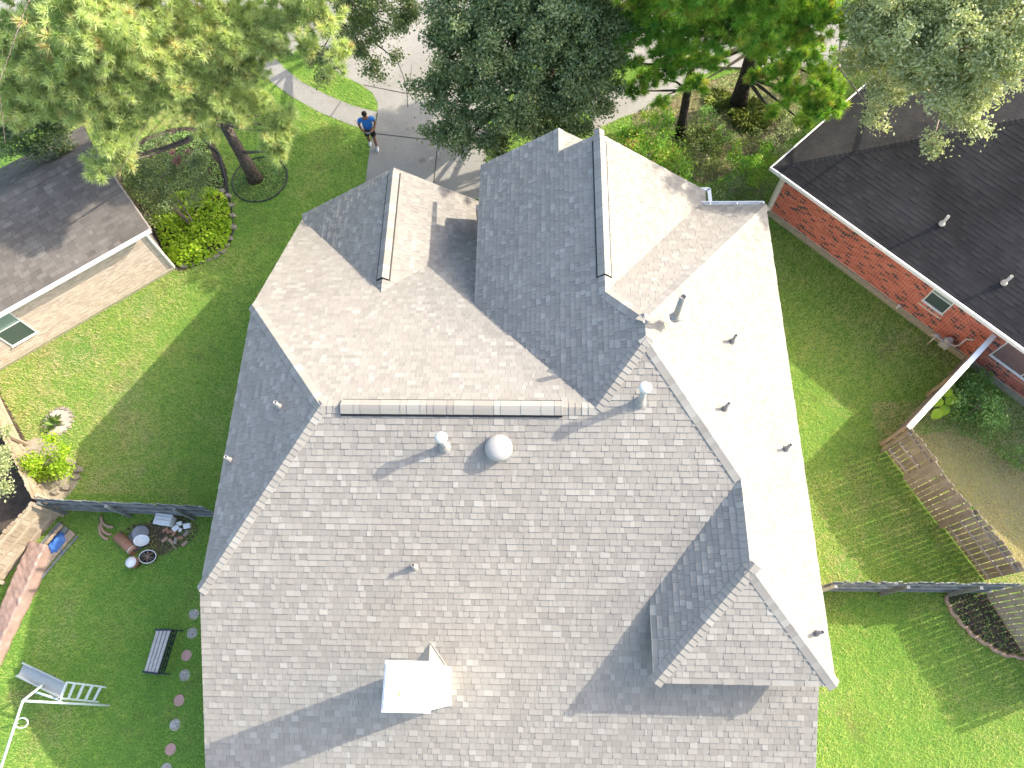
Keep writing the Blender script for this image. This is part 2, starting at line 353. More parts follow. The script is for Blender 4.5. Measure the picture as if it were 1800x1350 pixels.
Yend = -2.95; zend = he + pS * (Yend - YS); YNe = 13.9; zNe = he - pN * (YNe - YN); XL = -4.37; zL = 4.385; YL = YN + (he - zL) / pN; YLf = 14.25
A1, A2, B1, B2, C1, C0, D2 = (XW, YN, he), (XW, YS, he), (XE, YB1, he), (XE, YB2, he), (XC, YB2, he), (XC, YS, he), (XD, YN, he)
house = thing('house', 'grey shingled hip roof house filling the middle, with ridge vents and white chimney', 'house', (0, 6, 0))
hroof = MB()
roof_o = link('roof', bpy.data.meshes.new('roof'), house); roof_o.matrix_parent_inverse = Matrix.Translation((0, -6, 0))
RF = Roof(roof_o, M['shingle'], M['fascia'])
# north plane runs on below eave level, east end tucks under the higher roof
nS_ = RF.plane([A2, (XW, Yend, zend), (XE - .03, Yend, zend), (XE - .03, YS + .01 + pE * .03 / pS, he + pE * .03), V1, TS, R2, R1], v_off=.02)
nN_ = RF.plane([A1, R1, R2, D2, (XD + .3, YN, he), (XD + .3, YNe, zNe), (XW, YNe, zNe)])
nW_ = RF.plane([A1, A2, R1])
nD_ = RF.plane([D2, R2, TS, TN, G2, G1, (XSm, YG1, zSm), (XSm, YSm, zSm), (XD, YSm, he)])
nE_ = RF.plane([B1, TN, TS, V1, V2, B2])
vx = XG + (zG - he) * (XGE - XG) / (zG - zGE)
nN2_ = RF.plane([B1, TN, G2, (vx, YB1, he)])
nGE_ = RF.plane([G2, G1, (XGE, YG1, zGE), (XGE, YB1 - .1, zGE), (vx, YB1, he)])
nSm_ = RF.plane([(XSm, YG1 - .4, zSm), (XSm, YSm, zSm), (XSm + 2, YSm, zSm - 1.3), (XSm + 2, YG1 - .4, zSm - 1.3)])
pl = (zL - zNe) / (XL - XW)
nLW_ = RF.plane([(XL, YL, zL), (XL, YLf, zL), (XW - .02, YLf - .12, zNe - .01), (XW, YNe, zNe)])
xle = XD + .3
nLE_ = RF.plane([(XL, YL, zL), (XL, YLf, zL), (xle, YLf - .1, zL - pl * (xle - XL)), (xle, YN + (he - zL + pl * (xle - XL)) / pN, zL - pl * (xle - XL))])
nCW_ = RF.plane([V1, V2, C1, C0]); nCS_ = RF.plane([V2, B2, C1])
m_ = raw_mesh('roof', RF.deck.V, RF.deck.F, M['fascia'])
bm = bmesh.new(); bm.from_mesh(m_); bmesh.ops.triangulate(bm, faces=bm.faces[:])
bm.normal_update()
for f in bm.faces: f.material_index = 1 if f.normal.z > .3 else 0
bm.to_mesh(roof_o.data); bm.free(); roof_o.data.materials.append(M['fascia']); roof_o.data.materials.append(plain('roof_felt', (.06, .058, .055), .95))
RF.finish(300)
for a, b, n1, n2 in ((A1, R1, nW_, nN_), (A2, R1, nW_, nS_), (R2, TS, nD_, nS_), (TS, TN, nD_, nE_), (V1, TS, nE_, nS_), (G2, TN, nD_, nN2_), (B1, TN, nE_, nN2_), (V2, V1, nE_, nCW_), (B2, V2, nE_, nCS_), (C1, V2, nCW_, nCS_),
                     ((XSm, YSm, zSm), (XSm, YG1, zSm), nD_, nSm_)): RF.caps(a, b, n1, n2)
def onS(px, py): return on_plane(px, py, nS_, A2)
ra, rb = -4.42, .55
RF.caps(R1, (ra, Ym, zr), nN_, nS_); RF.caps((rb, Ym, zr), R2, nN_, nS_); RF.ridge_vent((ra, Ym, zr), (rb, Ym, zr), nN_, nS_)
RF.caps((XG, 13.1, zG), G1, nD_, nGE_); RF.caps((XG, 8.95, zG), G2, nD_, nGE_); RF.ridge_vent((XG, 8.95, zG), (XG, 13.08, zG), nD_, nGE_)
RF.caps((XL, YL, zL), (XL, YL + .42, zL), nLW_, nLE_); RF.ridge_vent((XL, YL + .42, zL), (XL, YLf - .15, zL), nLW_, nLE_)
def hpart(mb, name, mat, smooth=False, parent=None, **k):
    o = mb.build(name, mat, parent or house, smooth, **k)
    o.matrix_parent_inverse = Matrix.Translation((0, -6, 0)) if (parent is None) else Matrix.Identity(4); return o
# walls under the roofs (brick, mostly hidden from above)
wl = MB(); e = .4
prof = [(Yend + .35, 0), (YNe - .3, 0), (YNe - .3, zNe - .1), (YN, he - .16), (YS, he - .16), (Yend + .35, zend - .0)]
def wall_profile(x, th, prof):
    V = [(x, y, z) for y, z in prof] + [(x + th, y, z) for y, z in prof]; k = len(prof)
    wl.add(V, [tuple(range(k - 1, -1, -1)), tuple(range(k, 2 * k))] + [(i, (i + 1) % k, k + (i + 1) % k, k + i) for i in range(k)])
wall_profile(XW + e, .2, prof)
wl.box((XE - e - .1, (YB1 + YB2) / 2, (he - .2) / 2), (.2, YB1 - YB2 - 2 * e, he - .2)); wl.box(((XC + XE) / 2 + .2, YB2 + e + .1, (he - .2) / 2), (XE - XC - 2 * e, .2, he - .2)); wl.box((XC + e + .1, (YB2 + YS) / 2 + .4, (he - .2) / 2), (.2, YS - YB2 + .2, he - .2))
wl.box(((XGE + XE) / 2 - .2, YB1 - e - .1, (he - .2) / 2), (XE - XGE, .2, he - .2)); wl.box(((XD + XG) / 2 + .9, YG1 - e - .1, 2.2), (XGE - XD - 1.2, .2, 4.4))
wl.add([(XD + .4, YG1 - e, 4.2), (XGE - .4, YG1 - e, 4.2), (XG, YG1 - e, zG - .2)], [(0, 1, 2)])
wl.box(((XD + .45 + XSm + 1.6) / 2, YSm - e - .1, 2.25), (XSm + 1.6 - XD - .45, .2, 4.5)); wl.box((XD + e + .1, (YN + YSm) / 2 - .2, 2.25), (.2, YSm - YN - .6, 4.5))
wl.box(((XW + XD) / 2, YNe - e - .1, 1.05), (XD - XW - .6, .2, 2.1)); wl.add([(XW + .5, YNe - .3, 2.1), (XD, YNe - .3, 2.1), (XL, YNe - .3, zL - .2)], [(0, 1, 2)])
wl.box(((XW + XE) / 2, Yend + .45, 1.0), (XE - XW - .8, .2, 2.0)); wl.box((XE - e - .1, (Yend + YB2) / 2, 1.2), (.2, YB2 - Yend - .3, 2.4))
hpart(wl, 'wall', M['brick_tan'])
# chimney with pale cap and the cricket behind it
ch = MB(); onS = lambda px, py: on_plane(px, py, nS_, A2); cx, cy, ct = -2.37, -.11, 7.24
ch.box((cx, cy, (ct + 3.0) / 2), (.82, .80, ct - 3.0)); chim = hpart(ch, 'chimney', M['white'])
tag(chim, 'white sided chimney with flat white metal cap')
cp = MB(); cp.box((cx, cy, ct + .03), (.90, .88, .06)); cp.box((cx - .02, cy, ct + .075), (.78, .80, .03)); hpart(cp, 'chimney_cap', M['white_metal'], parent=chim)
rs = MB(); rs.box((cx - .14, cy - .12, ct + .0925), (.06, .1, .004)); rs.box((cx - .15, cy + .2, ct + .0925), (.025, .03, .004)); hpart(rs, 'rust_stain', plain('rust', (.62, .46, .2), .8), parent=chim)
ap = onS(756, 1130); yb = cy + .40; zb = he + pS * (yb - YS); ck = MB(); kx = ap.x
ck.add([(kx, yb - .03, ap.z), (kx, ap.y, ap.z + .012), (kx + .42, yb - .03, zb + .0), (kx - .42, yb - .03, zb + .0), (kx, yb - .03, zb - .05)], [(0, 2, 1), (0, 1, 3), (0, 3, 4), (0, 4, 2)], .5)
ckf = hpart(ck, 'cricket', M['shingle'], parent=chim)
fl = MB(); fl.bar((ap.x + .03, ap.y, ap.z + .02), (kx + .44, yb - .05, zb + .015), .03, .012); hpart(fl, 'flashing', M['pvc'], parent=chim)
M['cap_metal'] = plain('vent_cap_pale', (.58, .56, .53), .45, .4, .08)
# roof vents: flashing skirt, pipe, cap
def pipe(base, n, h, r, mat, cap=None, label=None, skirt=True):
    b = Vector(base); p = MB(); p.lathe([(r, -.12), (r, h), (r * .8, h), (r * .8, h - .05), (.001, h - .05)], b, 16); po = hpart(p, 'vent_pipe', mat, True)
    if label: tag(po, label)
    if skirt:
        q = Vector((0, 0, 1)).rotation_difference(n).to_matrix(); s_ = MB(); s_.box(b + n * .014, (r * 3.6, r * 4.0, .012), q); s_.lathe([(r * 1.9, 0), (r * 1.7, .06), (r * 1.05, .16)], b, 16); hpart(s_, 'flashing', M['pvc'], parent=po)
    if cap:
        c = MB(); cr, chh = cap; c.lathe([(cr, h - .02), (cr * 1.02, h + chh * .5), (cr * .8, h + chh), (.01, h + chh * 1.25)], b, 20); c.lathe([(r * 1.25, h - .12), (r * 1.25, h - .02)], b, 12)
        hpart(c, 'vent_cap', M['cap_metal'], True, parent=po)
    return po
pipe(onS(782, 786), nS_, .66, .075, M['galv'], (.135, .07), 'galvanised flue pipe with round white cap')
pipe(onS(1125, 707), nS_, .82, .075, M['galv'], (.135, .07), 'tall galvanised flue pipe with round white cap below the highest ridge')
pipe(onS(729, 997), nS_, .30, .045, M['pvc'])
pipe(on_plane(1187, 558, nN2_, B1), nN2_, .93, .07, M['pvc'], None, 'tall bare grey vent pipe')
for t_ in ((1287, 601), (1274, 719), (1381, 790), (1435, 1113)): pipe(on_plane(*t_, nE_, B1), nE_, .36, .04, M['pvc'])
for t_ in ((492, 716), (406, 810)): pipe(on_plane(*t_, nW_, A1), nW_, .34, .045, M['dome'])
dm = MB(); db = onS(877, 790); dm.lathe([(.24, -.1), (.24, .05), (.30, .055), (.315, .10), (.30, .17), (.25, .225), (.16, .265), (.06, .285), (.002, .288)], db, 40)
tag(hpart(dm, 'dome_vent', M['dome'], True), 'round domed attic vent'); sk = MB(); sk.box(db + nS_ * .015, (.56, .5, .012), Vector((0, 0, 1)).rotation_difference(nS_).to_matrix()); hpart(sk, 'flashing', M['pvc'])
# gutters on the north east corner
def gutter(a, b, parent=None, mat='white_metal'):
    a, b = Vector(a), Vector(b); d = (b - a).normalized(); o = Vector((0, 0, 1)).cross(d); g = MB()
    pr = [(0, 0), (0, -.11), (.10, -.11), (.125, 0), (.145, 0), (.145, -.012), (.132, -.012), (.11, -.125), (-.012, -.125), (-.012, 0)]
    V = [p + o * x + Vector((0, 0, z)) for p in (a, b) for x, z in pr]; k = len(pr)
    g.add(V, [(i, (i + 1) % k, k + (i + 1) % k, k + i) for i in range(k)] + [tuple(range(k)), tuple(range(2 * k - 1, k - 1, -1))])
    for f in np.arange(.25, (b - a).length, .75): g.box(a + d * f + o * .065 + Vector((0, 0, -.004)), (.02, .02, .01) if abs(d.x) > 9 else (.035, .14, .012), Matrix((d, o, Vector((0, 0, 1)))).transposed())
    ob = g.build('gutter', M[mat], parent); return ob
for a, b in (((vx + .1, YB1 + .01, he - .02), (XE - .02, YB1 + .01, he - .02)), ):
    g_ = gutter(a, b, house); g_.matrix_parent_inverse = Matrix.Translation((0, -6, 0))
gm = MB(); 
for (x0, y0, x1, y1) in ((XGE - .22, YG1 + .03, XGE + .14, YG1 + .03), (XGE + .12, YG1 + .03, XGE + .12, YB1 + .12)): gm.bar((x0, y0, zGE - .02), (x1, y1, zGE - .02), .1, .1)
hpart(gm, 'gutter', M['white_metal'])
# ------------------------------------------------------------------ ground
def sheet(name, poly, z, mat, kind='structure', parent=None):
    """flat polygon of world xy points"""
    me = raw_mesh(name, [(p[0], p[1], z) for p in poly], [tuple(range(len(poly)))], mat)
    bm = bmesh.new(); bm.from_mesh(me)
    bm.normal_update(); bm.faces.ensure_lookup_table()
    if bm.faces[0].normal.z < 0: bmesh.ops.reverse_faces(bm, faces=bm.faces[:])
    bmesh.ops.triangulate(bm, faces=bm.faces[:]); bm.to_mesh(me); bm.free()
    o = link(name, me, parent)
    if kind: o['kind'] = kind
    return o
def pix(*pts): return [at(x, y)[:2] for x, y in pts]
def smooth_poly(pts, n=4):
    out = []; k = len(pts)
    for i in range(k):
        p0, p1, p2, p3 = [np.array(pts[(i + j - 1) % k]) for j in range(4)]
        for t in np.linspace(0, 1, n, endpoint=False): out.append(tuple(.5 * ((2 * p1) + (-p0 + p2) * t + (2 * p0 - 5 * p1 + 4 * p2 - p3) * t * t + (-p0 + 3 * p1 - 3 * p2 + p3) * t ** 3)))
    return out
sheet('lawn', [(-150, -150), (150, -150), (150, 170), (-150, 170)], 0, M['lawn'])
street = [(-60, 24.2), (-9.5, 24.0), (-2, 23.7), (2, 23.3), (8, 22.9), (60, 22.2), (60, 34), (-60, 34)]
sheet('street', street, .006, M['concrete'])
drive = pix((640, 350), (645, 300), (650, 262), (656, 232), (663, 200), (664, 182), (655, 164), (632, 148), (600, 132), (560, 95)) + [(-9.4, 24.6), (-.5, 24.6)] + pix((900, 150), (858, 210), (852, 350))
sheet('driveway', drive, .012, M['concrete'])
walk = pix((654, 233), (606, 216), (560, 197), (512, 170), (474, 142), (430, 106), (380, 60), (425, 45), (470, 85), (500, 120), (532, 145), (570, 165), (620, 186), (663, 197))
sheet('front_walk', walk, .016, M['concrete'])
side = pix((1040, 232), (1092, 207), (1150, 189), (1178, 172), (1215, 146), (1262, 118), (1330, 92), (1500, 60), (1500, 20), (1330, 48), (1250, 76), (1190, 100), (1140, 128), (1100, 150), (1040, 170))
sheet('sidewalk', side, .012, M['concrete'])
# joints and a long crack in the concrete: thin dark grooves
M['joint'] = plain('joint_filler', (.05, .045, .04), .95)
def joint(px, wd=.028, name='joint', z=.0205):
    P = [Vector((*at(*p)[:2], z)) for p in px]; V = []
    for i, p in enumerate(P):
        d = (P[min(i + 1, len(P) - 1)] - P[max(i - 1, 0)]).normalized(); s_ = Vector((-d.y, d.x, 0)) * wd / 2; V += [p - s_, p + s_]
    me = raw_mesh(name, V, [(2 * i, 2 * i + 2, 2 * i + 3, 2 * i + 1) for i in range(len(P) - 1)], M['joint']); return tag(link(name, me), kind='structure')
for j in (((658, 235), (770, 248)), ((770, 248), (762, 330)), ((770, 248), (860, 256)), ((640, 150), (700, 162), (790, 176)), ((664, 199), (658, 233)), ((581, 206), (600, 178))): joint(j)
joint(((697, 102), (703, 118), (711, 140), (716, 165), (717, 190)), .02, 'pavement_crack'); joint(((724, 115), (722, 140), (719, 160)), .012, 'pavement_crack')
# kerb along the street, lower where the driveway meets it
kb = MB()
for a, b in (((-60, 24.05), (-10.2, 23.85)), ((-1.0, 23.5), (2, 23.2)), ((2, 23.2), (8, 22.8)), ((8, 22.8), (60, 22.1))): kb.bar((*a, .05), (*b, .05), .15, .12)
tag(kb.build('kerb', M['concrete']), kind='structure')
straw = smooth_poly(pix((1110, 205), (1190, 165), (1270, 135), (1360, 110), (1440, 130), (1420, 215), (1360, 262), (1300, 290), (1240, 325), (1200, 300), (1150, 255)))
sheet('pine_straw_bed', straw, .008, M['straw'])
bedL = smooth_poly(pix((205, 330), (215, 280), (262, 238), (345, 225), (392, 280), (404, 345), (408, 402), (396, 440), (345, 468), (303, 472), (262, 410)))
sheet('planting_bed', bedL, .008, M['mulch'])
ringc = at(457, 316); ring = [(ringc.x + 1.03 * math.cos(t), ringc.y + 1.03 * math.sin(t)) for t in np.linspace(0, 2 * math.pi, 40, endpoint=False)]
sheet('tree_ring_bed', ring, .008, M['mulch'])
bedR = pix((1667, 1042), (1668, 1058), (1676, 1076), (1690, 1090), (1706, 1108), (1730, 1126), (1748, 1140), (1772, 1150), (1810, 1152), (1795, 1140), (1736, 1044))
sheet('corner_bed', bedR, .008, M['mulch'])
bushbed = smooth_poly(pix((40, 790), (70, 770), (122, 800), (140, 835), (128, 862), (105, 880), (70, 868)))
sheet('bush_bed', bushbed, .008, soil('pale_dirt', [(.3, (.32, .27, .20)), (.7, (.46, .40, .31))], 1.4, 30, .3))
sandc = at(103, 741); sand = [(sandc.x + .47 * math.cos(t), sandc.y + .47 * math.sin(t)) for t in np.linspace(0, 2 * math.pi, 30, endpoint=False)]
M['sand'] = soil('pale_sand', [(.3, (.42, .36, .29)), (.7, (.56, .50, .42))], 1.4, 30, .2)
sheet('sand_circle', sand, .008, M['sand'])
dirt2 = smooth_poly(pix((225, 925), (262, 918), (285, 900), (340, 915), (346, 940), (310, 966), (275, 978), (255, 962), (232, 955)))
sheet('junk_ground', dirt2, .006, M['mulch'])
dryR = smooth_poly(pix((1600, 790), (1640, 760), (1700, 770), (1800, 830), (1900, 900), (1900, 1100), (1810, 1020), (1720, 900)))
sheet('dry_grass', dryR, .006, M['dry_lawn'])
leftyard = [(-40, -10), (-17.5, -.5), (-15.4, 3.76), (-14.8, 4.75), (-18.4, 9.1), (-40, 9.1)]
sheet('neighbour_soil', leftyard, .006, M['mulch'])
# ------------------------------------------------------------------ brick walls and neighbour houses
def brick_field(parent, o, u, L, zb, zt, n, mat, openings=(), bw=.194, bh=.057, j=.0105, singles=0, soldier=()):
    """bricks standing 7 mm proud of the mortar wall that starts at o and runs along u"""
    o, u, n = Vector(o), Vector(u), Vector(n); V = []; F = []; T = []; whole = []; row = 0; z = zb; up = Vector((0, 0, 1))
    while z + bh < zt:
        x = -(bw + j) / 2 * (row % 2)
        while x < L:
            a, b = max(x, 0), min(x + bw, L)
            segs = [(a, b)]
            for (ox0, ox1, oz0, oz1) in list(openings) + list(soldier):
                if z + bh > oz0 and z < oz1:
                    ns = []
                    for s0, s1 in segs:
                        if s1 <= ox0 or s0 >= ox1: ns.append((s0, s1))
                        else:
                            if s0 < ox0: ns.append((s0, ox0 - .004))
                            if s1 > ox1: ns.append((ox1 + .004, s1))
                    segs = ns
            for s0, s1 in segs:
                if s1 - s0 > .02: whole.append((s0, s1, z, z + bh, random.random()))
            x += bw + j
        z += bh + j; row += 1
    for (ox0, ox1, oz0, oz1) in soldier:
        x = ox0
        while x < ox1: whole.append((x, min(x + .062, ox1), oz0 + .005, oz1, random.random())); x += .0735
    TF = [(0, 1, 2, 3), (0, 4, 5, 1), (1, 5, 6, 2), (2, 6, 7, 3), (3, 7, 4, 0)]
    def corners(w, o=o):
        P = [o + u * x + up * z_ for x, z_ in ((w[0], w[2]), (w[1], w[2]), (w[1], w[3]), (w[0], w[3]))]
        return [p + n * .008 for p in P] + [p - n * .01 for p in P]
    single = set()
    if singles:
        C = np.array([tuple(o + u * ((w[0] + w[1]) / 2) + up * ((w[2] + w[3]) / 2)) for w in whole]); pp = project(C); d = np.linalg.norm(C - CP, axis=1)
        a = np.array([(w[1] - w[0]) * (w[3] - w[2]) for w in whole]) / d ** 2; a[(pp[:, 0] < 10) | (pp[:, 0] > 1790) | (pp[:, 1] < 10) | (pp[:, 1] > 1340)] = 0; single = set(np.argsort(-a)[:singles].tolist())
    cache = {}
    for i, w in enumerate(whole):
        if i in single:
            k = (round(w[1] - w[0], 3), round(w[3] - w[2], 3), round(w[4] * 9) / 9)
            if k not in cache: cache[k] = raw_mesh('brick', corners((0, k[0], 0, k[1]), Vector((0, 0, 0))), TF, mat, k[2])
            ob = link('brick', cache[k], parent); ob.location = o + u * w[0] + up * w[2]
        else:
            b = len(V); V += corners(w); F += [tuple(q + b for q in f) for f in TF]; T += [w[4]] * 5
    tag(link('brick_field', raw_mesh('brick_field', V, F, mat, T), parent), kind='stuff')
UZ = Vector((0, 0, 1))
def window(parent, o, u, n, x0, x1, z0, z1, frame, pane_mats, split='h', fw=.035):
    """frame, panes and sill set into the wall plane at o; split h = one sash above the other"""
    o, u, n = Vector(o), Vector(u), Vector(n); Mx = Matrix((u, n, UZ)).transposed(); P = lambda x, z, d: o + u * x + UZ * z + n * d
    f = MB()
    for (a, b, c, d) in ((x0, x1, z0, z0 + fw), (x0, x1, z1 - fw, z1), (x0, x0 + fw, z0 + fw, z1 - fw), (x1 - fw, x1, z0 + fw, z1 - fw)): f.box(P((a + b) / 2, (c + d) / 2, .0), (b - a, .07, d - c), Mx)
    cuts = [(x0 + fw, (x0 + x1) / 2, z0 + fw, z1 - fw), ((x0 + x1) / 2, x1 - fw, z0 + fw, z1 - fw)] if split == 'v' else [(x0 + fw, x1 - fw, z0 + fw, (z0 + z1) / 2), (x0 + fw, x1 - fw, (z0 + z1) / 2, z1 - fw)]
    c = cuts[0]
    if split == 'v': f.box(P((x0 + x1) / 2, (z0 + z1) / 2, .005), (fw * .8, .06, z1 - z0 - 2 * fw), Mx)
    else: f.box(P((x0 + x1) / 2, (z0 + z1) / 2, .005), (x1 - x0 - 2 * fw, .06, fw * .8), Mx)
    wo = f.build('window', M[frame], parent)
    for c, m in zip(cuts, pane_mats): g = MB(); g.box(P((c[0] + c[1]) / 2, (c[2] + c[3]) / 2, .012), (c[1] - c[0], .01, c[3] - c[2]), Mx); g.build('pane', M[m], wo)
    s_ = MB(); s_.box(P((x0 + x1) / 2, z0 - .012, .03), (x1 - x0 + .04, .07, .024), Mx); s_.build('sill', M[frame], wo)
    return wo
# --- red brick house on the right
ru, rw = Vector((.697, -.717, 0)).normalized(), Vector((.717, .697, 0)).normalized(); EC = Vector((7.68, 15.76, 2.5))
rh = thing('house', 'red brick house with dark charcoal hip roof on the right', 'house')
ro = link('roof', bpy.data.meshes.new('roof'), rh); RR = Roof(ro, M['shingle_dark'], M['fascia'], .143, .22, .34, .4)
pp_ = .47; RL, RD = 16.0, 12.0; hz = EC.z + pp_ * RD / 2
hipA = EC + (ru + rw) * (RD / 2) + UZ * (pp_ * RD / 2); hipB = EC + ru * (RL - RD / 2) + rw * (RD / 2) + UZ * (pp_ * RD / 2)
E1, E2, E3 = EC + ru * RL, EC + ru * RL + rw * RD, EC + rw * RD
nsw = RR.plane([EC, E1, hipB, hipA]); nnw = RR.plane([E3, EC, hipA]); RR.plane([E3, hipA, hipB, E2]); RR.plane([E1, E2, hipB])
m_ = raw_mesh('roof', RR.deck.V, RR.deck.F, M['vent_black']); ro.data = m_; RR.finish(300); RR.caps(EC, hipA, nsw, nnw, half=.12, hs=.4)
W0 = EC + ru * .4 + rw * .4; W0.z = 0; wallL = RL - .8
mw = MB(); mw.bar(W0 + rw * .1 + UZ * 1.36, W0 + rw * .1 + ru * wallL + UZ * 1.36, .2, 2.2); mw.bar(W0 + ru * .1 + rw * .2 + UZ * 1.36, W0 + ru * .1 + rw * (RD - .8) + UZ * 1.36, .2, 2.2)
mw.bar(W0 + rw * (RD - .9) + UZ * 1.36, W0 + rw * (RD - .9) + ru * wallL + UZ * 1.36, .2, 2.2); mw.bar(W0 + ru * (wallL - .1) + UZ * 1.36, W0 + ru * (wallL - .1) + rw * (RD - .8) + UZ * 1.36, .2, 2.2)
rwall = mw.build('wall', M['mortar'], rh)
sb = MB(); sb.bar(W0 + rw * .1 - ru * .02 + UZ * .13, W0 + rw * .1 + ru * wallL + UZ * .13, .30, .26); sb.build('foundation', M['slab'], rh)
def wallpos(px, py): # pixel on the brick wall -> (distance along, height)
    p = on_plane(px, py, rw, W0); return (p - W0).dot(ru), p.z
wa = [wallpos(*p) for p in ((1622, 523), (1667, 540), (1640, 541), (1655, 507))]
x1a = wallpos(1625, 524)[0]; x1b = wallpos(1662, 548)[0]; z1a = wallpos(1645, 543)[1]; z1b = 2.30
x2a = wallpos(1741, 622)[0]; x2b = x2a + 2.1; z2a = wallpos(1741, 622)[1]; z2b = 2.30
op = [(x1a, x1b, z1a, z1b), (x2a, x2b, z2a, z2b)]
sol = [(x1a - .04, x1b + .04, z1a - .22, z1a - .05), (x2a - .04, x2b + .04, z2a - .22, z2a - .05)]
brick_field(rwall, W0 - rw * .0, ru, wallL, .29, 2.42, -rw, M['brick_red'], op, singles=300, soldier=sol)
window(rh, W0, ru, -rw, x1a, x1b, z1a, z1b, 'white_metal', ('glass', 'pale_pane')); window(rh, W0, ru, -rw, x2a, x2b, z2a, z2b, 'white_metal', ('curtain', 'curtain'), 'v')
cbd = MB(); cbd.bar(W0 - ru * .03 - rw * .03 + UZ * .26, W0 - ru * .03 - rw * .03 + UZ * 2.4, .14, .14); cbd.build('corner_board', M['fascia'], rh)
gt = MB(); gt.bar(EC - rw * .035 + UZ * -.06, E1 - rw * .035 + UZ * -.06, .06, .13); gt.bar(EC - ru * .035 - rw * .07 + UZ * -.06, E3 - ru * .035 + UZ * -.06, .05, .13); gt.build('gutter', M['white_metal'], rh)
sf = MB(); sf.bar(W0 - rw * .2 + UZ * 2.32, W0 - rw * .2 + ru * wallL + UZ * 2.32, .38, .03); sf.build('soffit', M['fascia'], rh)
M['pvc_pale'] = plain('pipe_pale', (.55, .5, .43), .6)
for b in ((1655, 394), (1764, 498)):
    q = on_plane(*b, nsw, EC); pm = MB(); pm.lathe([(.045, -.1), (.045, .40), (.036, .40), (.036, .36), (.001, .36)], q, 12); pm.lathe([(.10, 0), (.09, .05), (.05, .11)], q, 12); pm.build('vent_pipe', M['pvc_pale'], rh, True)
# gas meter with bent pipes against the brick wall, and a hose tap
gm_ = thing('gas_meter', 'pale gas meter with bent pipes on red brick wall beside the board fence', 'gas meter', W0 + ru * wallpos(1655, 600)[0])
gb = Vector((0, 0, 0)); out = -rw
mb = MB(); mb.box(gb + out * .30 + ru * .1 + UZ * .50, (.30, .22, .26), Matrix((ru, rw, UZ)).transposed()); mb.lathe([(.10, -.09), (.11, .0), (.10, .09)], gb + out * .30 + ru * .1 + UZ * .70, 14); mb.build('meter_body', M['galv'], gm_, bevel=0)
for pts in ([(.1, .30, .60), (.34, .30, .66), (.42, .16, .66), (.42, .10, 1.0), (.58, .04, 1.1), (.58, -.02, 1.1)], [(-.02, .30, .55), (-.25, .32, .55), (-.25, .32, 0)], [(-.25, .32, .5), (-.36, .30, .5), (-.36, .30, .42)]):
    t_ = MB(); t_.tube([ru * a + out * b + UZ * c for a, b, c in pts], .03, 8); t_.build('pipe', M['pvc_pale'], gm_, True)
rg = MB(); rg.lathe([(.07, -.03), (.09, 0), (.07, .03)], ru * -.25 + out * .32 + UZ * .62, 12); rg.build('regulator', M['galv'], gm_, True)
xt = wallpos(1577, 541)[0]; tp = thing('hose_tap', 'small white hose tap low on the red brick wall', 'tap', W0 + ru * xt + UZ * .3)
t_ = MB(); t_.tube([Vector((0, 0, 0)), out * .1, out * .13 - UZ * .06], .02, 8); t_.build('spout', M['white_metal'], tp, True); t_ = MB(); t_.lathe([(.05, -.008), (.05, .008)], out * .08 + UZ * .06, 10); t_.build('handle', M['white_metal'], tp)
# --- pale brick house on the left
le, ln = Vector((-.793, -.609, 0)).normalized(), Vector((-.609, .793, 0)).normalized(); LC = Vector((-12.69, 13.41, 2.5))
lh = thing('house', 'pale brick house with weathered grey gable roof on the left', 'house')
lo = link('roof', bpy.data.meshes.new('roof'), lh); LR = Roof(lo, M['shingle_mid'], M['fascia'], .143, .2, .34, .6)
lp, lt, LL = .46, 2.75, 12.0; LRg = LC + ln * lt + UZ * (lp * lt)
n1 = LR.plane([LC, LC + le * LL, LRg + le * LL, LRg]); n2 = LR.plane([LRg, LRg + le * LL, LC + le * LL + ln * 2 * lt, LC + ln * 2 * lt])
lo.data = raw_mesh('roof', LR.deck.V, LR.deck.F, M['vent_black']); LR.finish(300); LR.caps(LRg + le * LL, LRg, n1, n2)
V0 = LC + le * .28 + ln * .33; V0.z = 0; VL = LL - .5
mw = MB(); mw.bar(V0 + ln * .1 + UZ * 1.2, V0 + ln * .1 + le * VL + UZ * 1.2, .2, 2.4); mw.bar(V0 + le * .1 + ln * .2 + UZ * 1.2, V0 + le * .1 + ln * (2 * lt - .66) + UZ * 1.2, .2, 2.4)
ga, gb_ = V0 + le * .1 + UZ * 2.38, V0 + le * .1 + ln * (2 * lt - .66) + UZ * 2.38; gtop = (ga + gb_) / 2 + UZ * 1.1; mw.add([ga, gb_, gtop, ga + le * .1, gb_ + le * .1, gtop + le * .1], [(0, 1, 2), (5, 4, 3)])
lwall = mw.build('wall', M['mortar'], lh)
def lpos(px, py): p = on_plane(px, py, ln, V0); return (p - V0).dot(le), p.z
wx0 = lpos(66, 583)[0]; wx1 = lpos(22, 607)[0]; wx1 = max(wx1, wx0 + .9); wz0 = lpos(44, 595)[1]
brick_field(lwall, V0, le, VL, .12, 2.36, -ln, M['brick_tan'], [(wx0, wx1, wz0, 2.3)], singles=120)
sb = MB(); sb.bar(V0 + ln * .04 + UZ * .05, V0 + ln * .04 + le * VL + UZ * .05, .3, .1); sb.build('foundation', M['slab'], lh)
cb = MB(); cb.bar(V0 - le * .02 - ln * .02 + UZ * .02, V0 - le * .02 - ln * .02 + UZ * 2.4, .09, .09); cb.build('corner_board', M['fascia'], lh)
window(lh, V0, le, -ln, wx0, wx1, wz0, 2.3, 'white_metal', ('glass', 'pale_pane'))  # upper sash: reflection painted as a pale pane
gt = MB(); gt.bar(LC - ln * .04 - UZ * .055, LC + le * LL - ln * .04 - UZ * .055, .075, .12); gt.build('gutter', M['white_metal'], lh)
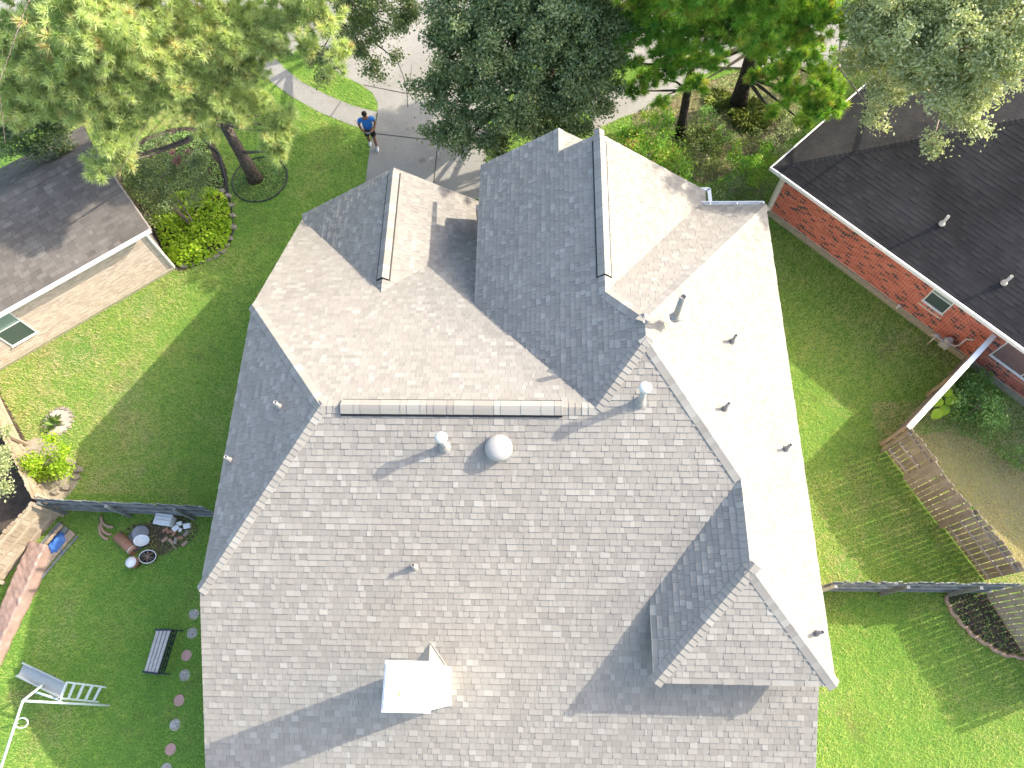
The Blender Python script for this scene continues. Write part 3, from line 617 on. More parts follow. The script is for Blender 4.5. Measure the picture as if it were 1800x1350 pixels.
gt = MB(); gt.bar(LC - le * .02 - UZ * .08, LRg - le * .02 - UZ * .08, .04, .14); gt.build('rake_board', M['fascia_brown'], lh)
sf = MB(); sf.bar(V0 - ln * .17 + UZ * 2.33, V0 - ln * .17 + le * VL + UZ * 2.33, .32, .03); sf.build('soffit', M['fascia'], lh)
# ------------------------------------------------------------------ fences
def fence(name, label, a, b, h, mat, rails_side=1, panels=None, gap=.012, pw=.135, posts=2.4, cap=None, rails=(.25, .9, 1.5), group=None, both=False):
    """board fence a->b; rails_side +1: rails on the left of a->b, -1 on the right; each picket, rail and post is a part"""
    a, b = Vector((*a[:2], 0)), Vector((*b[:2], 0)); d = (b - a).normalized(); L = (b - a).length; s_ = Vector((-d.y, d.x, 0)); Mx = Matrix((d, s_, UZ)).transposed()
    t = thing(name, label, 'fence', a, 0, group); var = []
    for k in range(6):
        m = MB(); hh = h + random.uniform(-.03, .03); x = pw / 2; m.add([Mx @ Vector(p) for p in ((-x, -.009, 0), (x, -.009, 0), (x, .009, 0), (-x, .009, 0), (-x, -.009, hh - .03), (x, -.009, hh - .03), (x, .009, hh - .03), (-x, .009, hh - .03), (-x + .03, -.009, hh), (x - .03, -.009, hh), (x - .03, .009, hh), (-x + .03, .009, hh))],
            [(0, 1, 5, 4), (2, 3, 7, 6), (1, 2, 6, 5), (3, 0, 4, 7), (4, 5, 9, 8), (6, 7, 11, 10), (5, 6, 10, 9), (7, 4, 8, 11), (8, 9, 10, 11)], random.random()); var.append(raw_mesh('picket', m.V, m.F, M[mat], m.T))
    panels = panels or [(0, L, rails_side)]
    for (p0, p1, rs) in panels:
        x = p0 + pw / 2
        while x < p1:
            o = link('picket', random.choice(var), t); o.location = d * x - s_ * (rs * .05) + UZ * .03; o.rotation_euler = (random.gauss(0, .008), random.gauss(0, .008), random.gauss(0, .012)); x += pw + gap + max(0, random.gauss(0, .004))
        for rz in rails:
            if rz < h: m = MB(); m.bar(d * p0 + UZ * rz - s_ * (rs * .012), d * p1 + UZ * rz - s_ * (rs * .012), .045, .085, t=random.random()); m.build('rail', M[mat], t)
        x = p0 + .06
        while x < p1 + .01:
            m = MB(); m.box(d * x + UZ * (h * .5 - .02) + s_ * (rs * .055), (.085, .085, h - .08), Mx, random.random()); m.build('post', M[mat], t); x += posts
    if cap: m = MB(); m.bar(UZ * (h + .05), d * L + UZ * (h + .05), cap[0], .035, t=.7); m.build('cap_rail', M[cap[1]], t)
    return t
F = {k: at(*p) for k, p in dict(F1a=(1548, 786), F1b=(1690, 633), F2b=(1727, 1020), F2c=(1735, 1042), F2d=(1850, 1222), F3a=(1425, 1040), F4a=(395, 912), F4b=(115, 899), F5a=(112, 902), F5c=(-60, 1100), F6a=(96, 888), F6b=(-10, 670)).items()}
fence('board_fence', 'tan board fence with sunlit cap coloured white running up to the brick house', F['F1a'], F['F1b'], 1.75, 'fence_tan', 1, gap=.0, cap=(.15, 'white'))  # cap rail coloured white to stand for its sunlit glare
L2 = (F['F2b'] - F['F1a']).length
fence('board_fence', 'brown picket fence with alternating panels between the lawn and dry yard', F['F1a'], F['F2b'], 1.82, 'fence_brown', -1, panels=[(0.06, L2 * .235, -1), (L2 * .235, L2 * .60, 1), (L2 * .60, L2, -1)], gap=.018, rails=(.3, .95, 1.6))
fence('board_fence', 'grey brown picket fence behind the scalloped mulch bed', F['F2c'], F['F2d'], 1.82, 'fence_brown', 1, gap=.018)
fence('board_fence', 'weathered grey cross fence from house to the right side fence', F['F3a'], F['F2c'] - Vector((.06, .02, 0)), 1.75, 'fence_grey', -1, gap=.0, posts=1.9, rails=(.3, .95, 1.6))
fence('board_fence', 'weathered grey fence behind the junk pile, joining the house on the left', F['F4b'], F['F4a'], 1.45, 'fence_grey', -1, gap=.003, posts=2.05, rails=(.3, .85, 1.3))
fence('board_fence', 'sunlit pale board fence behind the lumber and brown tarp', F['F5a'], F['F5c'], 1.45, 'fence_tan', 1, gap=.004, rails=(.3, .8, 1.3))
fence('board_fence', 'low pale fence beside the round bush on the left edge', F['F6a'], F['F6b'], 1.0, 'fence_tan', -1, gap=.004, rails=(.25, .8))
# ------------------------------------------------------------------ vegetation
def unit(v): return v / np.maximum(np.linalg.norm(v, axis=-1, keepdims=True), 1e-9)
def leaf_quads(P, size, aspect=.55, up=.6, size_var=.35):
    """one rhombic leaf at every point"""
    n = len(P); nrm = unit(rng.normal(size=(n, 3)) + np.array([0, 0, up * 1.6])); d = rng.normal(size=(n, 3)); d = unit(d - nrm * (d * nrm).sum(1, keepdims=True)); s = np.cross(nrm, d)
    L = size * (1 + size_var * rng.uniform(-1, 1, (n, 1))); W = L * aspect
    V = np.stack([P - d * L * .5, P + s * W * .5 - d * L * .05 + nrm * L * .08, P + d * L * .5, P - s * W * .5 - d * L * .05 + nrm * L * .08], 1)
    return V.reshape(-1, 3)
def blob_pts(c, r, n, flat=.6, shell=.55):
    d = unit(rng.normal(size=(n, 3))); rad = (shell + (1 - shell) * rng.random((n, 1))) ** .8 * rng.uniform(.75, 1.12, (n, 1)); return np.array(c) + d * rad * r * np.array([1, 1, flat])
def limbs(mb, base_pt, tips, r0, seed_bend=.25, n=6):
    for t, rr in tips:
        a, b = Vector(base_pt), Vector(t); k = (b - a).length; side = Vector(rng.normal(size=3)) * k * seed_bend * .5; side.z = abs(side.z) * .3
        pts = [a, a.lerp(b, .35) + side * .6, a.lerp(b, .7) + side * .5, b]; mb.tube(pts, [rr, rr * .75, rr * .5, rr * .22], n, cap=False)
def trunk_path(base, top, bend=.3, n=7):
    a, b = Vector(base), Vector(top); s_ = Vector((rng.normal(), rng.normal(), 0)) * bend
    return [a.lerp(b, i / (n - 1)) + s_ * math.sin(math.pi * i / (n - 1)) for i in range(n)]
def nearest(path, z): return min(path, key=lambda p: abs(p.z - z))
def broadleaf(name, label, base, blobs, mat, barkm, r0=.16, leaf=.085, density=620, cat='tree', group=None, aspect=.55, clump=.17, top=None, flat=.62, tint=(.5, .22), twigs=True, lean=None):
    base = Vector((*Vector(base)[:2], 0)); t = thing(name, label, cat, base, 0, group)
    B = [((at(x, y, z) if z > 0 else Vector((x, y, -z))) - base, r) for x, y, z, r in blobs]; zt = max(b.z for b, r in B); cen = sum((b for b, r in B), Vector()) / len(B)
    path = trunk_path((0, 0, 0), top or (cen.x * .5, cen.y * .5, zt * .8), .15); mb = MB(); mb.tube(path, [r0 * (1.25 - .85 * i / 6) for i in range(7)], 10)
    V = []; tn = []
    for c, r in B:
        limbs(mb, nearest(path, c.z * .55), [(c, r0 * .45)], r0)
        ncl = max(6, int(26 * r * r)); cl = blob_pts(c, r, ncl, flat)
        if twigs: limbs(mb, c, [(Vector(q), .014) for q in cl[:min(ncl, 8)]], .02, n=4)
        nl = int(density * r * r); w_ = rng.integers(0, ncl, nl); P = cl[w_] + rng.normal(size=(nl, 3)) * clump * np.array([1, 1, .7])
        ct = rng.normal(tint[0], tint[1] * .6, ncl); V.append(P); tn.append(ct[w_] + rng.normal(0, tint[1], nl))
    mb.build('trunk', M[barkm], t, True); P = np.concatenate(V); tn = np.clip(np.concatenate(tn), 0, 1)
    link('crown', fast_mesh('crown', leaf_quads(P, leaf, aspect), 4, M[mat], tn), t); return t
def needle_tris(C, A, n, length, width, spread=1.0):
    """n needles fanning out round every tuft centre C along axis A"""
    m = len(C); c = np.repeat(C, n, 0); a = np.repeat(A, n, 0); d = unit(unit(rng.normal(size=(m * n, 3))) * spread + a * .75 + np.array([0, 0, .18]))
    L = length * rng.uniform(.7, 1.12, (m * n, 1)); s = unit(np.cross(d, rng.normal(size=(m * n, 3)))) * width; b = c + a * rng.uniform(-.5, .15, (m * n, 1)) * length
    tip = b + d * L - np.array([0, 0, 1.]) * L * .06
    return np.stack([b - s, b + s, tip], 1).reshape(-1, 3)
def pine(name, label, base, blobs, mat, barkm='bark', r0=.22, height=11, per=78, needles=90, length=.27, width=.012, group=None, top=None, tint=(.5, .2), fork=None, dead=6):
    base = Vector((*Vector(base)[:2], 0)); t = thing(name, label, 'pine tree', base, 0, group)
    path = trunk_path((0, 0, 0), top or (0, 0, height), .12, 9); mb = MB(); mb.tube(path, [r0 * (1.3 if i == 0 else 1 - .085 * i) for i in range(9)], 12)
    if fork: mb.tube([Vector((0, 0, fork[0])), Vector(fork[1]) * .5 + Vector((0, 0, fork[0] * .5)), Vector(fork[1])], [r0 * .75, r0 * .62, r0 * .45], 10)
    Cs = []; As = []
    for x, y, z, r in blobs:
        c = at(x, y, z) - base; st = nearest(path, max(1.5, c.z - .45 * math.hypot(c.x, c.y))); limbs(mb, st, [(c, r0 * .3)], r0, .18)
        n = max(4, int(per * r * r)); q = blob_pts(c, r, n, .5, .15); limbs(mb, c, [(Vector(p), .016) for p in q[:min(n, 10)]], .02, .15, 4)
        ax = unit(q - np.array(c) + np.array([0, 0, .35 * r]) + rng.normal(size=(n, 3)) * .25 * r); Cs.append(q); As.append(ax)
    for k in range(dead):
        x, y, z, r = random.choice(blobs); c = at(x, y, z) - base; limbs(mb, nearest(path, c.z), [(Vector(c) + Vector(rng.normal(size=3)) * r, .02)], .02, .3, 4)
    mb.build('trunk', M[barkm], t, True); C = np.concatenate(Cs); A = np.concatenate(As)
    tt = np.repeat(np.clip(rng.normal(tint[0], tint[1], len(C)), 0, .92), needles); tt = np.clip(tt + rng.normal(0, .12, len(tt)), 0, 1); tt[rng.random(len(tt)) < .02] = 1
    link('crown', fast_mesh('crown', needle_tris(C, A, needles, length, width), 3, M[mat], tt), t); return t
pine('pine_tree', 'tall pine with pale long needles and leaning trunk standing in ring bed', at(450, 316), [(90, 50, 8, 1.9), (230, 40, 8, 1.9), (370, 40, 7, 1.6), (50, 140, 7, 1.4), (180, 130, 7, 1.4), (300, 120, 6.5, 1.2), (420, 100, 5.5, 1.3), (120, 180, 6.2, .9), (200, 245, 5.6, .85), (178, 285, 5.1, .65), (215, 285, 5.1, .5), (240, 190, 5.8, .8), (340, 190, 5.2, .75), (365, 232, 4.6, .45),
     (440, 180, 4.4, .95), (475, 230, 3.8, .8), (485, 265, 3.3, .55), (500, 240, 3.6, .5), (20, 80, 8, 1.4), (160, 10, 9, 1.8), (500, 200, 4.2, .5), (30, 200, 6.4, .6), (230, -130, 9.5, 2.3), (90, -140, 10, 2.3), (350, -110, 9, 1.8), (385, 150, 5.6, 1.0), (405, 195, 4.9, .7), (330, 70, 7, 1.3), (260, 85, 7.2, 1.3), (110, 110, 7.4, 1.4), (150, 170, 6.6, 1.0), (440, 50, 6.6, 1.1), (395, 60, 6.8, 1.2), (280, 155, 6.2, .9), (210, 205, 5.8, .8)], 'needle', height=11.5, tint=(.55, .2), top=(-.3, .2, 11.5))
pine('pine_tree', 'forked pine with bright green needles on straw beds at top right', at(1296, 187), [(1110, 25, 5.5, .9), (1230, 50, 5.5, 1.2), (1195, 100, 4.4, .75), (1290, 40, 6, 1.3), (1380, 45, 6, 1.3), (1445, 20, 6.5, 1.2), (1405, 95, 5.0, 1.0), (1455, 145, 4.1, .8), (1432, 185, 3.6, .7), (1390, 160, 3.9, .65), (1330, 0, 7, 1.4), (1220, -10, 7, 1.3), (1470, 190, 3.7, .5), (1340, 85, 5.2, .6), (1360, 195, 2.8, .4), (1370, 125, 4.4, .75), (1330, 135, 4.0, .4), (1230, 145, 3.7, .45), (1170, 125, 4.0, .6), (1410, 215, 3.0, .4),
     (1245, 105, 4.6, .6), (1150, 15, 6, .9), (1180, 60, 5.4, .8), (1300, -90, 8, 2.0), (1420, -80, 8, 1.8), (1200, -90, 8, 1.6), (1350, -220, 9.5, 2.2), (1250, -260, 10, 2.0), (1450, -250, 9.5, 1.8)], 'needle_green', 'bark_dark', .27, 11, tint=(.55, .22), fork=(1.0, (.95, .5, 4.4)), top=(-.3, .3, 11), length=.25)
pine('pine_tree', 'slender pine with dark trunk between the oak and the forked pine', at(1195, 240), [(1090, 105, 4.4, .8), (1135, 140, 3.5, .6), (1085, 50, 5.4, .9), (1140, 45, 5.4, .85), (1170, 85, 4.6, .65), (1160, 175, 2.6, .4), (1215, 150, 3.2, .4), (1110, 160, 3.2, .35), (1120, -60, 7, 1.5), (1060, -80, 7.5, 1.3), (1150, -180, 8.5, 1.6)], 'needle_green', 'bark_dark', .17, 9, tint=(.45, .2), length=.25, top=(-.6, .3, 9), dead=12)
pine('pine_tree', 'pale pine at the top edge left of the driveway', at(556, 92), [(560, 25, 7, .95), (600, 90, 6, .55), (510, 30, 7, 1.0), (480, 80, 6.2, .6), (540, 80, 6.0, .5), (590, 120, 5.4, .35), (550, -60, 8, 1.6)], 'needle', height=8.5, r0=.16, tint=(.6, .18), per=70)
broadleaf('oak_tree', 'broad dark green oak overhanging the driveway at top centre', at(985, 190), [(900, 60, 5.74, 1.80), (820, 95, 5.08, 1.22), (795, 165, 4.10, 0.90), (765, 150, 4.10, 0.48), (775, 225, 3.44, 0.53), (840, 225, 3.77, 0.85), (900, 185, 4.51, 1.27), (980, 150, 4.92, 1.33), (1040, 100, 4.92, 1.11), (1055, 170, 4.10, 0.69), (960, 225, 3.77, 0.74), (870, 262, 3.28, 0.42), (1010, 215, 3.61, 0.53), (810, 255, 3.20, 0.37),
     (850, 15, 6.15, 1.59), (980, 35, 6.15, 1.59), (1060, 35, 5.33, 0.85), (780, 60, 5.25, 0.53), (730, 155, 4.02, 0.27), (1075, 60, 5.17, 0.95), (1010, 5, 5.74, 1.48), (900, -80, 6.97, 2.23), (1.5, 22, -6.75, 1.53), (3.5, 21.6, -6.12, 1.36), (0, 23.5, -7.65, 1.53), (4.6, 23, -6.75, 1.445)], 'oak_leaf', 'bark_dark', .2, .105, 5200, clump=.16)
broadleaf('oak_tree', 'smaller oak with thin foliage left of the driveway mouth', at(600, 75), [(660, 35, 4.5, .8), (625, 75, 4, .65), (650, 112, 3.4, .35), (705, 15, 5, .65), (560, 100, 3.4, .5), (570, 138, 2.6, .3), (690, 100, 3.4, .25), (665, 135, 3.2, .2), (620, 10, 5, .8), (700, 50, 4.6, .35), (660, -50, 6, 1.3)], 'oak_leaf', 'bark_dark', .13, .095, 4200, clump=.14, tint=(.6, .22))
broadleaf('shade_tree', 'grey green leafy tree overhanging the charcoal roof at top right', at(1545, 60), [(1620, 60, 7.5, 1.55), (1720, 60, 8, 1.65), (1545, 60, 6.5, 1.15), (1780, 20, 8.5, 1.6), (1650, 140, 6.8, 1.05), (1715, 150, 6.8, .8), (1560, 140, 5.8, .75), (1540, 205, 5.0, .4), (1700, 205, 6, .45), (1640, 250, 5.4, .36), (1725, 228, 6, .25), (1580, 25, 7.5, 1.3), (1520, 110, 5.4, .7), (1680, 185, 6.2, .5), (1770, 90, 7.6, .7), (1680, -80, 9, 2.3)], 'oak_leaf_grey', 'twig', .16, .095, 4600, clump=.15, tint=(.55, .22))
broadleaf('shade_tree', 'dark leafy tree behind the weathered roof at the left edge', at(60, 215), [(50, 195, 4.5, .85), (15, 235, 4, .8), (95, 235, 3.8, .65), (112, 265, 3.3, .35), (10, 160, 5, 1), (60, 250, 3.6, .5), (-30, 190, 4.6, 1)], 'oak_leaf', 'bark_dark', .13, .1, 4200)
broadleaf('shade_tree', 'small pale leafed tree leaning over the fence at left edge', at(-70, 800), [(-14, 765, 2.7, .5), (-12, 830, 2.4, .5), (8, 862, 2.0, .25), (-30, 795, 3, .6), (0, 790, 2.6, .3)], 'oak_leaf_grey', 'twig', .07, .08, 5000, clump=.1)
# shrubs and beds
broadleaf('crape_myrtle', 'dark leaved crape myrtle with bare fanned stems beside the lime bed', at(344, 404), [(285, 310, 2.1, .75), (240, 335, 2.1, .6), (328, 285, 2.3, .55), (295, 358, 1.7, .5), (235, 285, 2.3, .6), (265, 375, 1.6, .4), (350, 315, 2.0, .4), (340, 345, 1.6, .3), (275, 262, 2.2, .5)], 'oak_leaf', 'twig', .03, .075, 4600, 'shrub', clump=.15, tint=(.55, .25))
cm = bpy.data.objects['crape_myrtle']; st = MB()
for k in range(7): st.tube([Vector((0, 0, 0)), at(318 - 5 * k, 372 - 3 * k, 1.0) - cm.location, at(300 - 9 * k, 345 - 6 * (k % 3), 1.9) - cm.location], [.022, .017, .008], 6)
st.build('stem', M['twig'], cm, True)
fp = np.concatenate([np.array(at(x, y, 2.5) - cm.location) + rng.normal(size=(40, 3)) * .06 for x, y in ((303, 268), (313, 280), (308, 284), (238, 268), (330, 266))]); link('blossom', fast_mesh('blossom', leaf_quads(fp, .05, .9), 4, M['pink_flower'], rng.random(len(fp))), cm)
def groundcover(name, label, poly, n, zr, leaf, mat, cat='ground cover', thing_=True, hole=None, mound=0, aspect=.7):
    poly = [tuple(p) for p in poly]; A = np.array(poly); P = rng.uniform(A.min(0), A.max(0), (n * 2, 2)); P = P[inside(P, poly)][:n]
    if hole is not None: P = P[np.hypot(P[:, 0] - hole[0], P[:, 1] - hole[1]) > hole[2]]
    d = np.clip(seg_dist(P, poly) / .35, 0, 1); z = rng.uniform(zr[0], zr[1], len(P)) * (.35 + .65 * d) + mound * d * (.5 + .5 * np.sin(P[:, 0] * 5) * np.sin(P[:, 1] * 4.3))
    c = Vector((*A.mean(0), 0)); o = link(name, fast_mesh(name, leaf_quads(np.column_stack([P, z]) - np.array(c), leaf, aspect, 1.2), 4, M[mat], np.clip(rng.normal(.5, .25, len(P)), 0, 1))); o.location = c
    return tag(o, label, cat, kind='stuff')
limepoly = smooth_poly(pix((268, 372), (312, 342), (378, 332), (404, 362), (408, 405), (396, 440), (350, 466), (308, 467), (284, 428)))
groundcover('ground_cover', 'lime green leafy ground cover filling the left planting bed', limepoly, 3600, (.06, .34), .125, 'lime_leaf', mound=.16)
groundcover('ground_cover', 'low dark green ground cover in the ring under the pale pine', ring, 2600, (.03, .12), .06, 'shrub_leaf', hole=(at(450, 316).x, at(450, 316).y, .35))
groundcover('ground_cover', 'sparse leafy weeds along the back of the left bed', smooth_poly(pix((215, 300), (265, 250), (340, 235), (380, 285), (392, 330), (330, 345), (285, 372), (240, 352))), 4600, (.03, .34), .075, 'shrub_leaf')
groundcover('ground_cover', 'thin green weeds in the dark corner bed by the right fence', bedR, 500, (.02, .1), .05, 'shrub_leaf')
groundcover('ground_cover', 'patchy low weeds over the pine straw near the forked pine', straw, 5200, (.02, .16), .07, 'straw_leaf')
def shrub(name, label, px, py, z, r, mat, leaf, n, base=None, extra=()):
    return broadleaf(name, label, base or at(px, py, 0), [(px, py, z, r)] + list(extra), mat, 'twig', .025, leaf, n, 'shrub', clump=r * .2, flat=.75)
shrub('round_bush', 'round yellow green bush beside low fence at left', 82, 812, .6, .74, 'lime_leaf', .085, 5200, at(88, 822))
shrub('garden_shrub', 'large green shrub in shade beside the red brick wall', 1718, 716, .75, .82, 'shrub_leaf', .085, 4200, at(1705, 722), [(1690, 690, .5, .4), (1750, 740, .5, .4)])
shrub('garden_shrub', 'small shrub at right edge of the shaded dry yard', 1798, 808, .45, .42, 'shrub_leaf', .07, 2600, at(1792, 812))
shrub('garden_shrub', 'low shrub against brick wall by the white capped fence', 1735, 655, .45, .35, 'shrub_leaf', .07, 2200, at(1725, 660), [(1700, 660, .35, .25)])
shrub('garden_shrub', 'yellow green shrub behind the highest front gable', 1140, 275, 1.0, .85, 'needle_green', .10, 2600, at(1150, 290), [(1190, 300, .8, .65), (1115, 250, .9, .5), (1165, 240, .6, .4)])
shrub('garden_shrub', 'mottled green shrub under the forked pine', 1240, 275, .6, .75, 'straw_leaf', .08, 1800, at(1238, 292), [(1215, 245, .5, .5), (1225, 215, .4, .4)])
shrub('garden_shrub', 'bright green shrub left of the charcoal roof corner', 1325, 295, 1.0, .6, 'needle_green', .09, 2800, at(1312, 312), [(1350, 270, .9, .4), (1290, 270, .7, .4)])
shrub('garden_shrub', 'dark shaded shrub in gap between the two houses', 1285, 335, .5, .75, 'oak_leaf', .07, 2200, at(1282, 338), [(1335, 335, .4, .6), (1370, 330, .6, .3)])
shrub('garden_shrub', 'small leafy shrub tucked at charcoal roof corner', 1362, 258, 1.5, .45, 'oak_leaf_grey', .07, 2200, at(1345, 290), [(1385, 225, 1.6, .4), (1410, 200, 1.8, .4)])
shrub('garden_shrub', 'bright shrub left of the slender pine trunk', 1130, 222, .9, .55, 'needle_green', .09, 2600, at(1138, 232), [(1165, 205, .8, .45), (1100, 240, .7, .35)])
shrub('garden_shrub', 'leafy shrub right of the forked pine trunk', 1375, 215, .9, .6, 'straw_leaf', .08, 2400, at(1365, 228), [(1345, 240, .6, .45), (1410, 185, .9, .5)])
shrub('garden_shrub', 'green shrub between the two pine trunks', 1248, 205, .7, .5, 'shrub_leaf', .08, 2400, at(1250, 212), [(1275, 235, .6, .4)])
def spiky(name, label, px, py, r, n, L, mat, z0=0):
    b = at(px, py); t = thing(name, label, 'plant', b); a = rng.uniform(0, 2 * math.pi, n); q = np.sqrt(rng.random(n)) * r; P = np.column_stack([np.cos(a) * q, np.sin(a) * q, np.zeros(n)])
    d = unit(np.column_stack([np.cos(a) * rng.uniform(.2, 1, n), np.sin(a) * rng.uniform(.2, 1, n), rng.uniform(.5, 1.2, n)]) + rng.normal(size=(n, 3)) * .2); s = unit(np.cross(d, [0, 0, 1.])) * .011; l = L * rng.uniform(.6, 1.1, (n, 1))
    mid = P + d * l * .6; tip = P + d * l + np.array([0, 0, -.35]) * l; V = np.stack([P - s, P + s, mid + s, tip, mid - s], 1).reshape(-1, 3)
    link('foliage', fast_mesh('foliage', V, 5, M[mat], np.clip(rng.normal(.6, .25, n), 0, 1)), t); return t
spiky('ornamental_grass', 'pale strappy grass clump beside the forked pine trunk', 1318, 205, .62, 1500, .5, 'straw_leaf'); spiky('ornamental_grass', 'pale grass clump in the straw left of the forked pine trunk', 1262, 178, .4, 700, .42, 'straw_leaf'); spiky('ornamental_grass', 'yellowing grass clump near the slender pine', 1240, 250, .45, 700, .38, 'straw_leaf')
spiky('sapling', 'tiny leafy sapling casting a shadow beside the sand circle', 97, 745, .08, 60, .45, 'shrub_leaf')
# broad leaved plant behind the capped fence: each large leaf its own part
bp = thing('broad_leaved_plant', 'plant with a few large bright leaves behind the white capped fence', 'plant', at(1655, 712)); stm = MB(); ends = []
for x, y, z in ((1652, 705, .9), (1668, 690, 1.0), (1650, 725, .8), (1675, 700, .9), (1662, 718, .7)): ends.append(at(x, y, z) - bp.location); stm.tube([(0, 0, 0), ends[-1] * .6 + Vector((0, 0, .15)), ends[-1]], [.015, .012, .006], 6)
stm.build('stem', M['shrub_leaf'], bp, True)
for e_ in ends:
    d = Vector((e_.x, e_.y, 0)).normalized(); s_ = Vector((-d.y, d.x, 0)); V = []
    for i in range(7):
        t_ = i / 6; wd = .15 * math.sin(math.pi * min(1, t_ * .9 + .1)) ** .7; c = e_ + d * (t_ * .38 - .1) + Vector((0, 0, -.12 * t_ * t_)); V += [c - s_ * wd + Vector((0, 0, .03)), c, c + s_ * wd + Vector((0, 0, .03))]
    link('leaf', raw_mesh('leaf', V, [(3 * i + j, 3 * i + j + 3, 3 * i + j + 4, 3 * i + j + 1) for i in range(6) for j in (0, 1)], M['lime_leaf'], random.random() * .6, True), bp)
# ------------------------------------------------------------------ grass blades over all lawns in view
noGrass = [drive, walk, side, straw, bedL, bedR, bushbed, sand, leftyard, street, [(XW + .5, Yend + .4), (XE - .5, Yend + .4), (XE - .5, YB1 - .5), (XG, YSm - .5), (XW + .5, YNe - .4)],
           [tuple((W0 + v)[:2]) for v in (Vector(), ru * wallL, ru * wallL + rw * RD, rw * RD)], [tuple((V0 + v)[:2]) for v in (Vector(), le * VL, le * VL + ln * 4.8, ln * 4.8)]]
def grass(n):
    P = rng.uniform((-19.5, -4.5), (18, 25), (n, 2)); pp = project(np.column_stack([P, np.zeros(n)])); P = P[(pp[:, 0] > -50) & (pp[:, 0] < 1850) & (pp[:, 1] > -40) & (pp[:, 1] < 1400)]
    keep = np.ones(len(P), bool)
    for q in noGrass: keep &= ~inside(P, [tuple(x) for x in q])
    P = P[keep]; x, y = P.T
    def vn(sc, seed):
        G = np.random.default_rng(seed).random((96, 96)); gx, gy = x / sc + 37, y / sc + 11; i, j = np.floor(gx).astype(int), np.floor(gy).astype(int); fx, fy = gx - i, gy - j; fx, fy = fx * fx * (3 - 2 * fx), fy * fy * (3 - 2 * fy); g_ = lambda a, b: G[a % 96, b % 96]
        return (g_(i, j) * (1 - fx) + g_(i + 1, j) * fx) * (1 - fy) + (g_(i, j + 1) * (1 - fx) + g_(i + 1, j + 1) * fx) * fy
    fine = vn(.16, 1) * .6 + vn(.37, 2) * .4; patch = .12 + .32 * vn(2.6, 3) + .26 * vn(1.1, 4) + .46 * (fine - .2)
    bare = np.zeros(len(P))
    for cx_, cy_, rr in [(*at(a, b)[:2], c) for a, b, c in ((280, 938, .75), (250, 955, .5), (90, 1290, .9), (45, 1225, .5), (85, 1170, .7), (100, 1120, .6), (120, 1060, .5), (75, 1310, .6), (1640, 610, .7), (1560, 590, .5), (135, 615, .8), (225, 690, .6), (250, 535, .6), (1475, 710, .35), (1460, 1240, .4), (250, 830, .12), (1490, 995, .5), (310, 880, .4))]: bare = np.maximum(bare, np.exp(-((x - cx_) ** 2 + (y - cy_) ** 2) / (rr * rr) * (1.2 + .8 * np.sin(x * 9) * np.sin(y * 8))))
    k = rng.random(len(P)) > bare * .75; P, patch, bare, fine = P[k], patch[k], bare[k], fine[k]; x, y = P.T; n = len(P)
    dry = np.where((x < -8) & (y > 5.2), .06 + .34 * np.clip((-11.2 - x) / 2.2, 0, 1), 0) + np.where(x > 6, .17, 0) + np.where((x > 10.6) & (y < 8.5) & (y > 2.7) & (x - 10.7 > (6.96 - y) * .55), .4, 0)  # left lawn: real dryness plus sunlit yellow painted into the blade tint
    tint = np.clip(patch * .75 - .02 + dry + bare * .4 + rng.normal(0, .16, n), 0, 1)
    h = rng.uniform(.035, .085, (n, 1)) * (.45 + 1.1 * fine[:, None]); a = rng.uniform(0, 2 * math.pi, n); lean = rng.uniform(.5, 1.9, n); d = np.column_stack([np.cos(a) * lean, np.sin(a) * lean, np.ones(n)]); s = np.column_stack([-np.sin(a), np.cos(a), np.zeros(n)]) * rng.uniform(.004, .0075, (n, 1)); p = np.column_stack([x, y, np.zeros(n)])
    V = np.stack([p - s, p + s, p + d * h], 1).reshape(-1, 3); o = link('grass', fast_mesh('grass', V, 3, M['grass'], tint)); return tag(o, 'short mown lawn grass around all the houses', 'grass', kind='stuff')
for x_, y_ in ((341, 1080), (338, 1113), (328, 1152), (325, 1187), (315, 1231), (308, 1274), (300, 1317), (292, 1352)):
    c_ = at(x_, y_); noGrass.append([(c_.x + .15 * math.cos(t), c_.y + .15 * math.sin(t)) for t in np.linspace(0, 2 * math.pi, 12, endpoint=False)])
grass(1500000)
from mathutils import noise as mnoise
# ------------------------------------------------------------------ stones, edging, stepping stones
M['flag'] = plain('field_stone', (.30, .255, .205), .9, .2, .4, 10, bmp=.01); M['terra'] = plain('terracotta', (.36, .19, .12), .85, .2, .2, 10); M['terra_pale'] = plain('terracotta_pale', (.40, .27, .19), .85, .2, .2, 10)
M['step_pink'] = plain('paver_pink', (.50, .29, .25), .9, .2, .2, 18); M['pebble'] = tint_mat('pebbles', [(0, (.26, .22, .2)), (.5, (.44, .39, .35)), (1, (.66, .61, .56))], (60, .2))
M['black_plastic'] = plain('black_plastic', (.02, .02, .022), .5, .4); M['grey_plastic'] = plain('grey_plastic', (.25, .26, .28), .5, .4); M['blue_tarp'] = plain('blue_tarp', (.05, .15, .42), .45, .4, .3, 6); M['brown_tarp'] = plain('brown_tarp', (.27, .185, .15), .4, .45, .25, 4)
M['slide_grey'] = plain('slide_plastic', (.36, .38, .37), .45, .4, .08); M['ladder'] = plain('ladder_paint', (.48, .56, .54), .45, .4, .1); M['iron'] = plain('dark_blue_iron', (.022, .028, .045), .5, .4); M['bench_slat'] = plain('bench_slat', (.44, .41, .38), .8, .3, .25, 12)
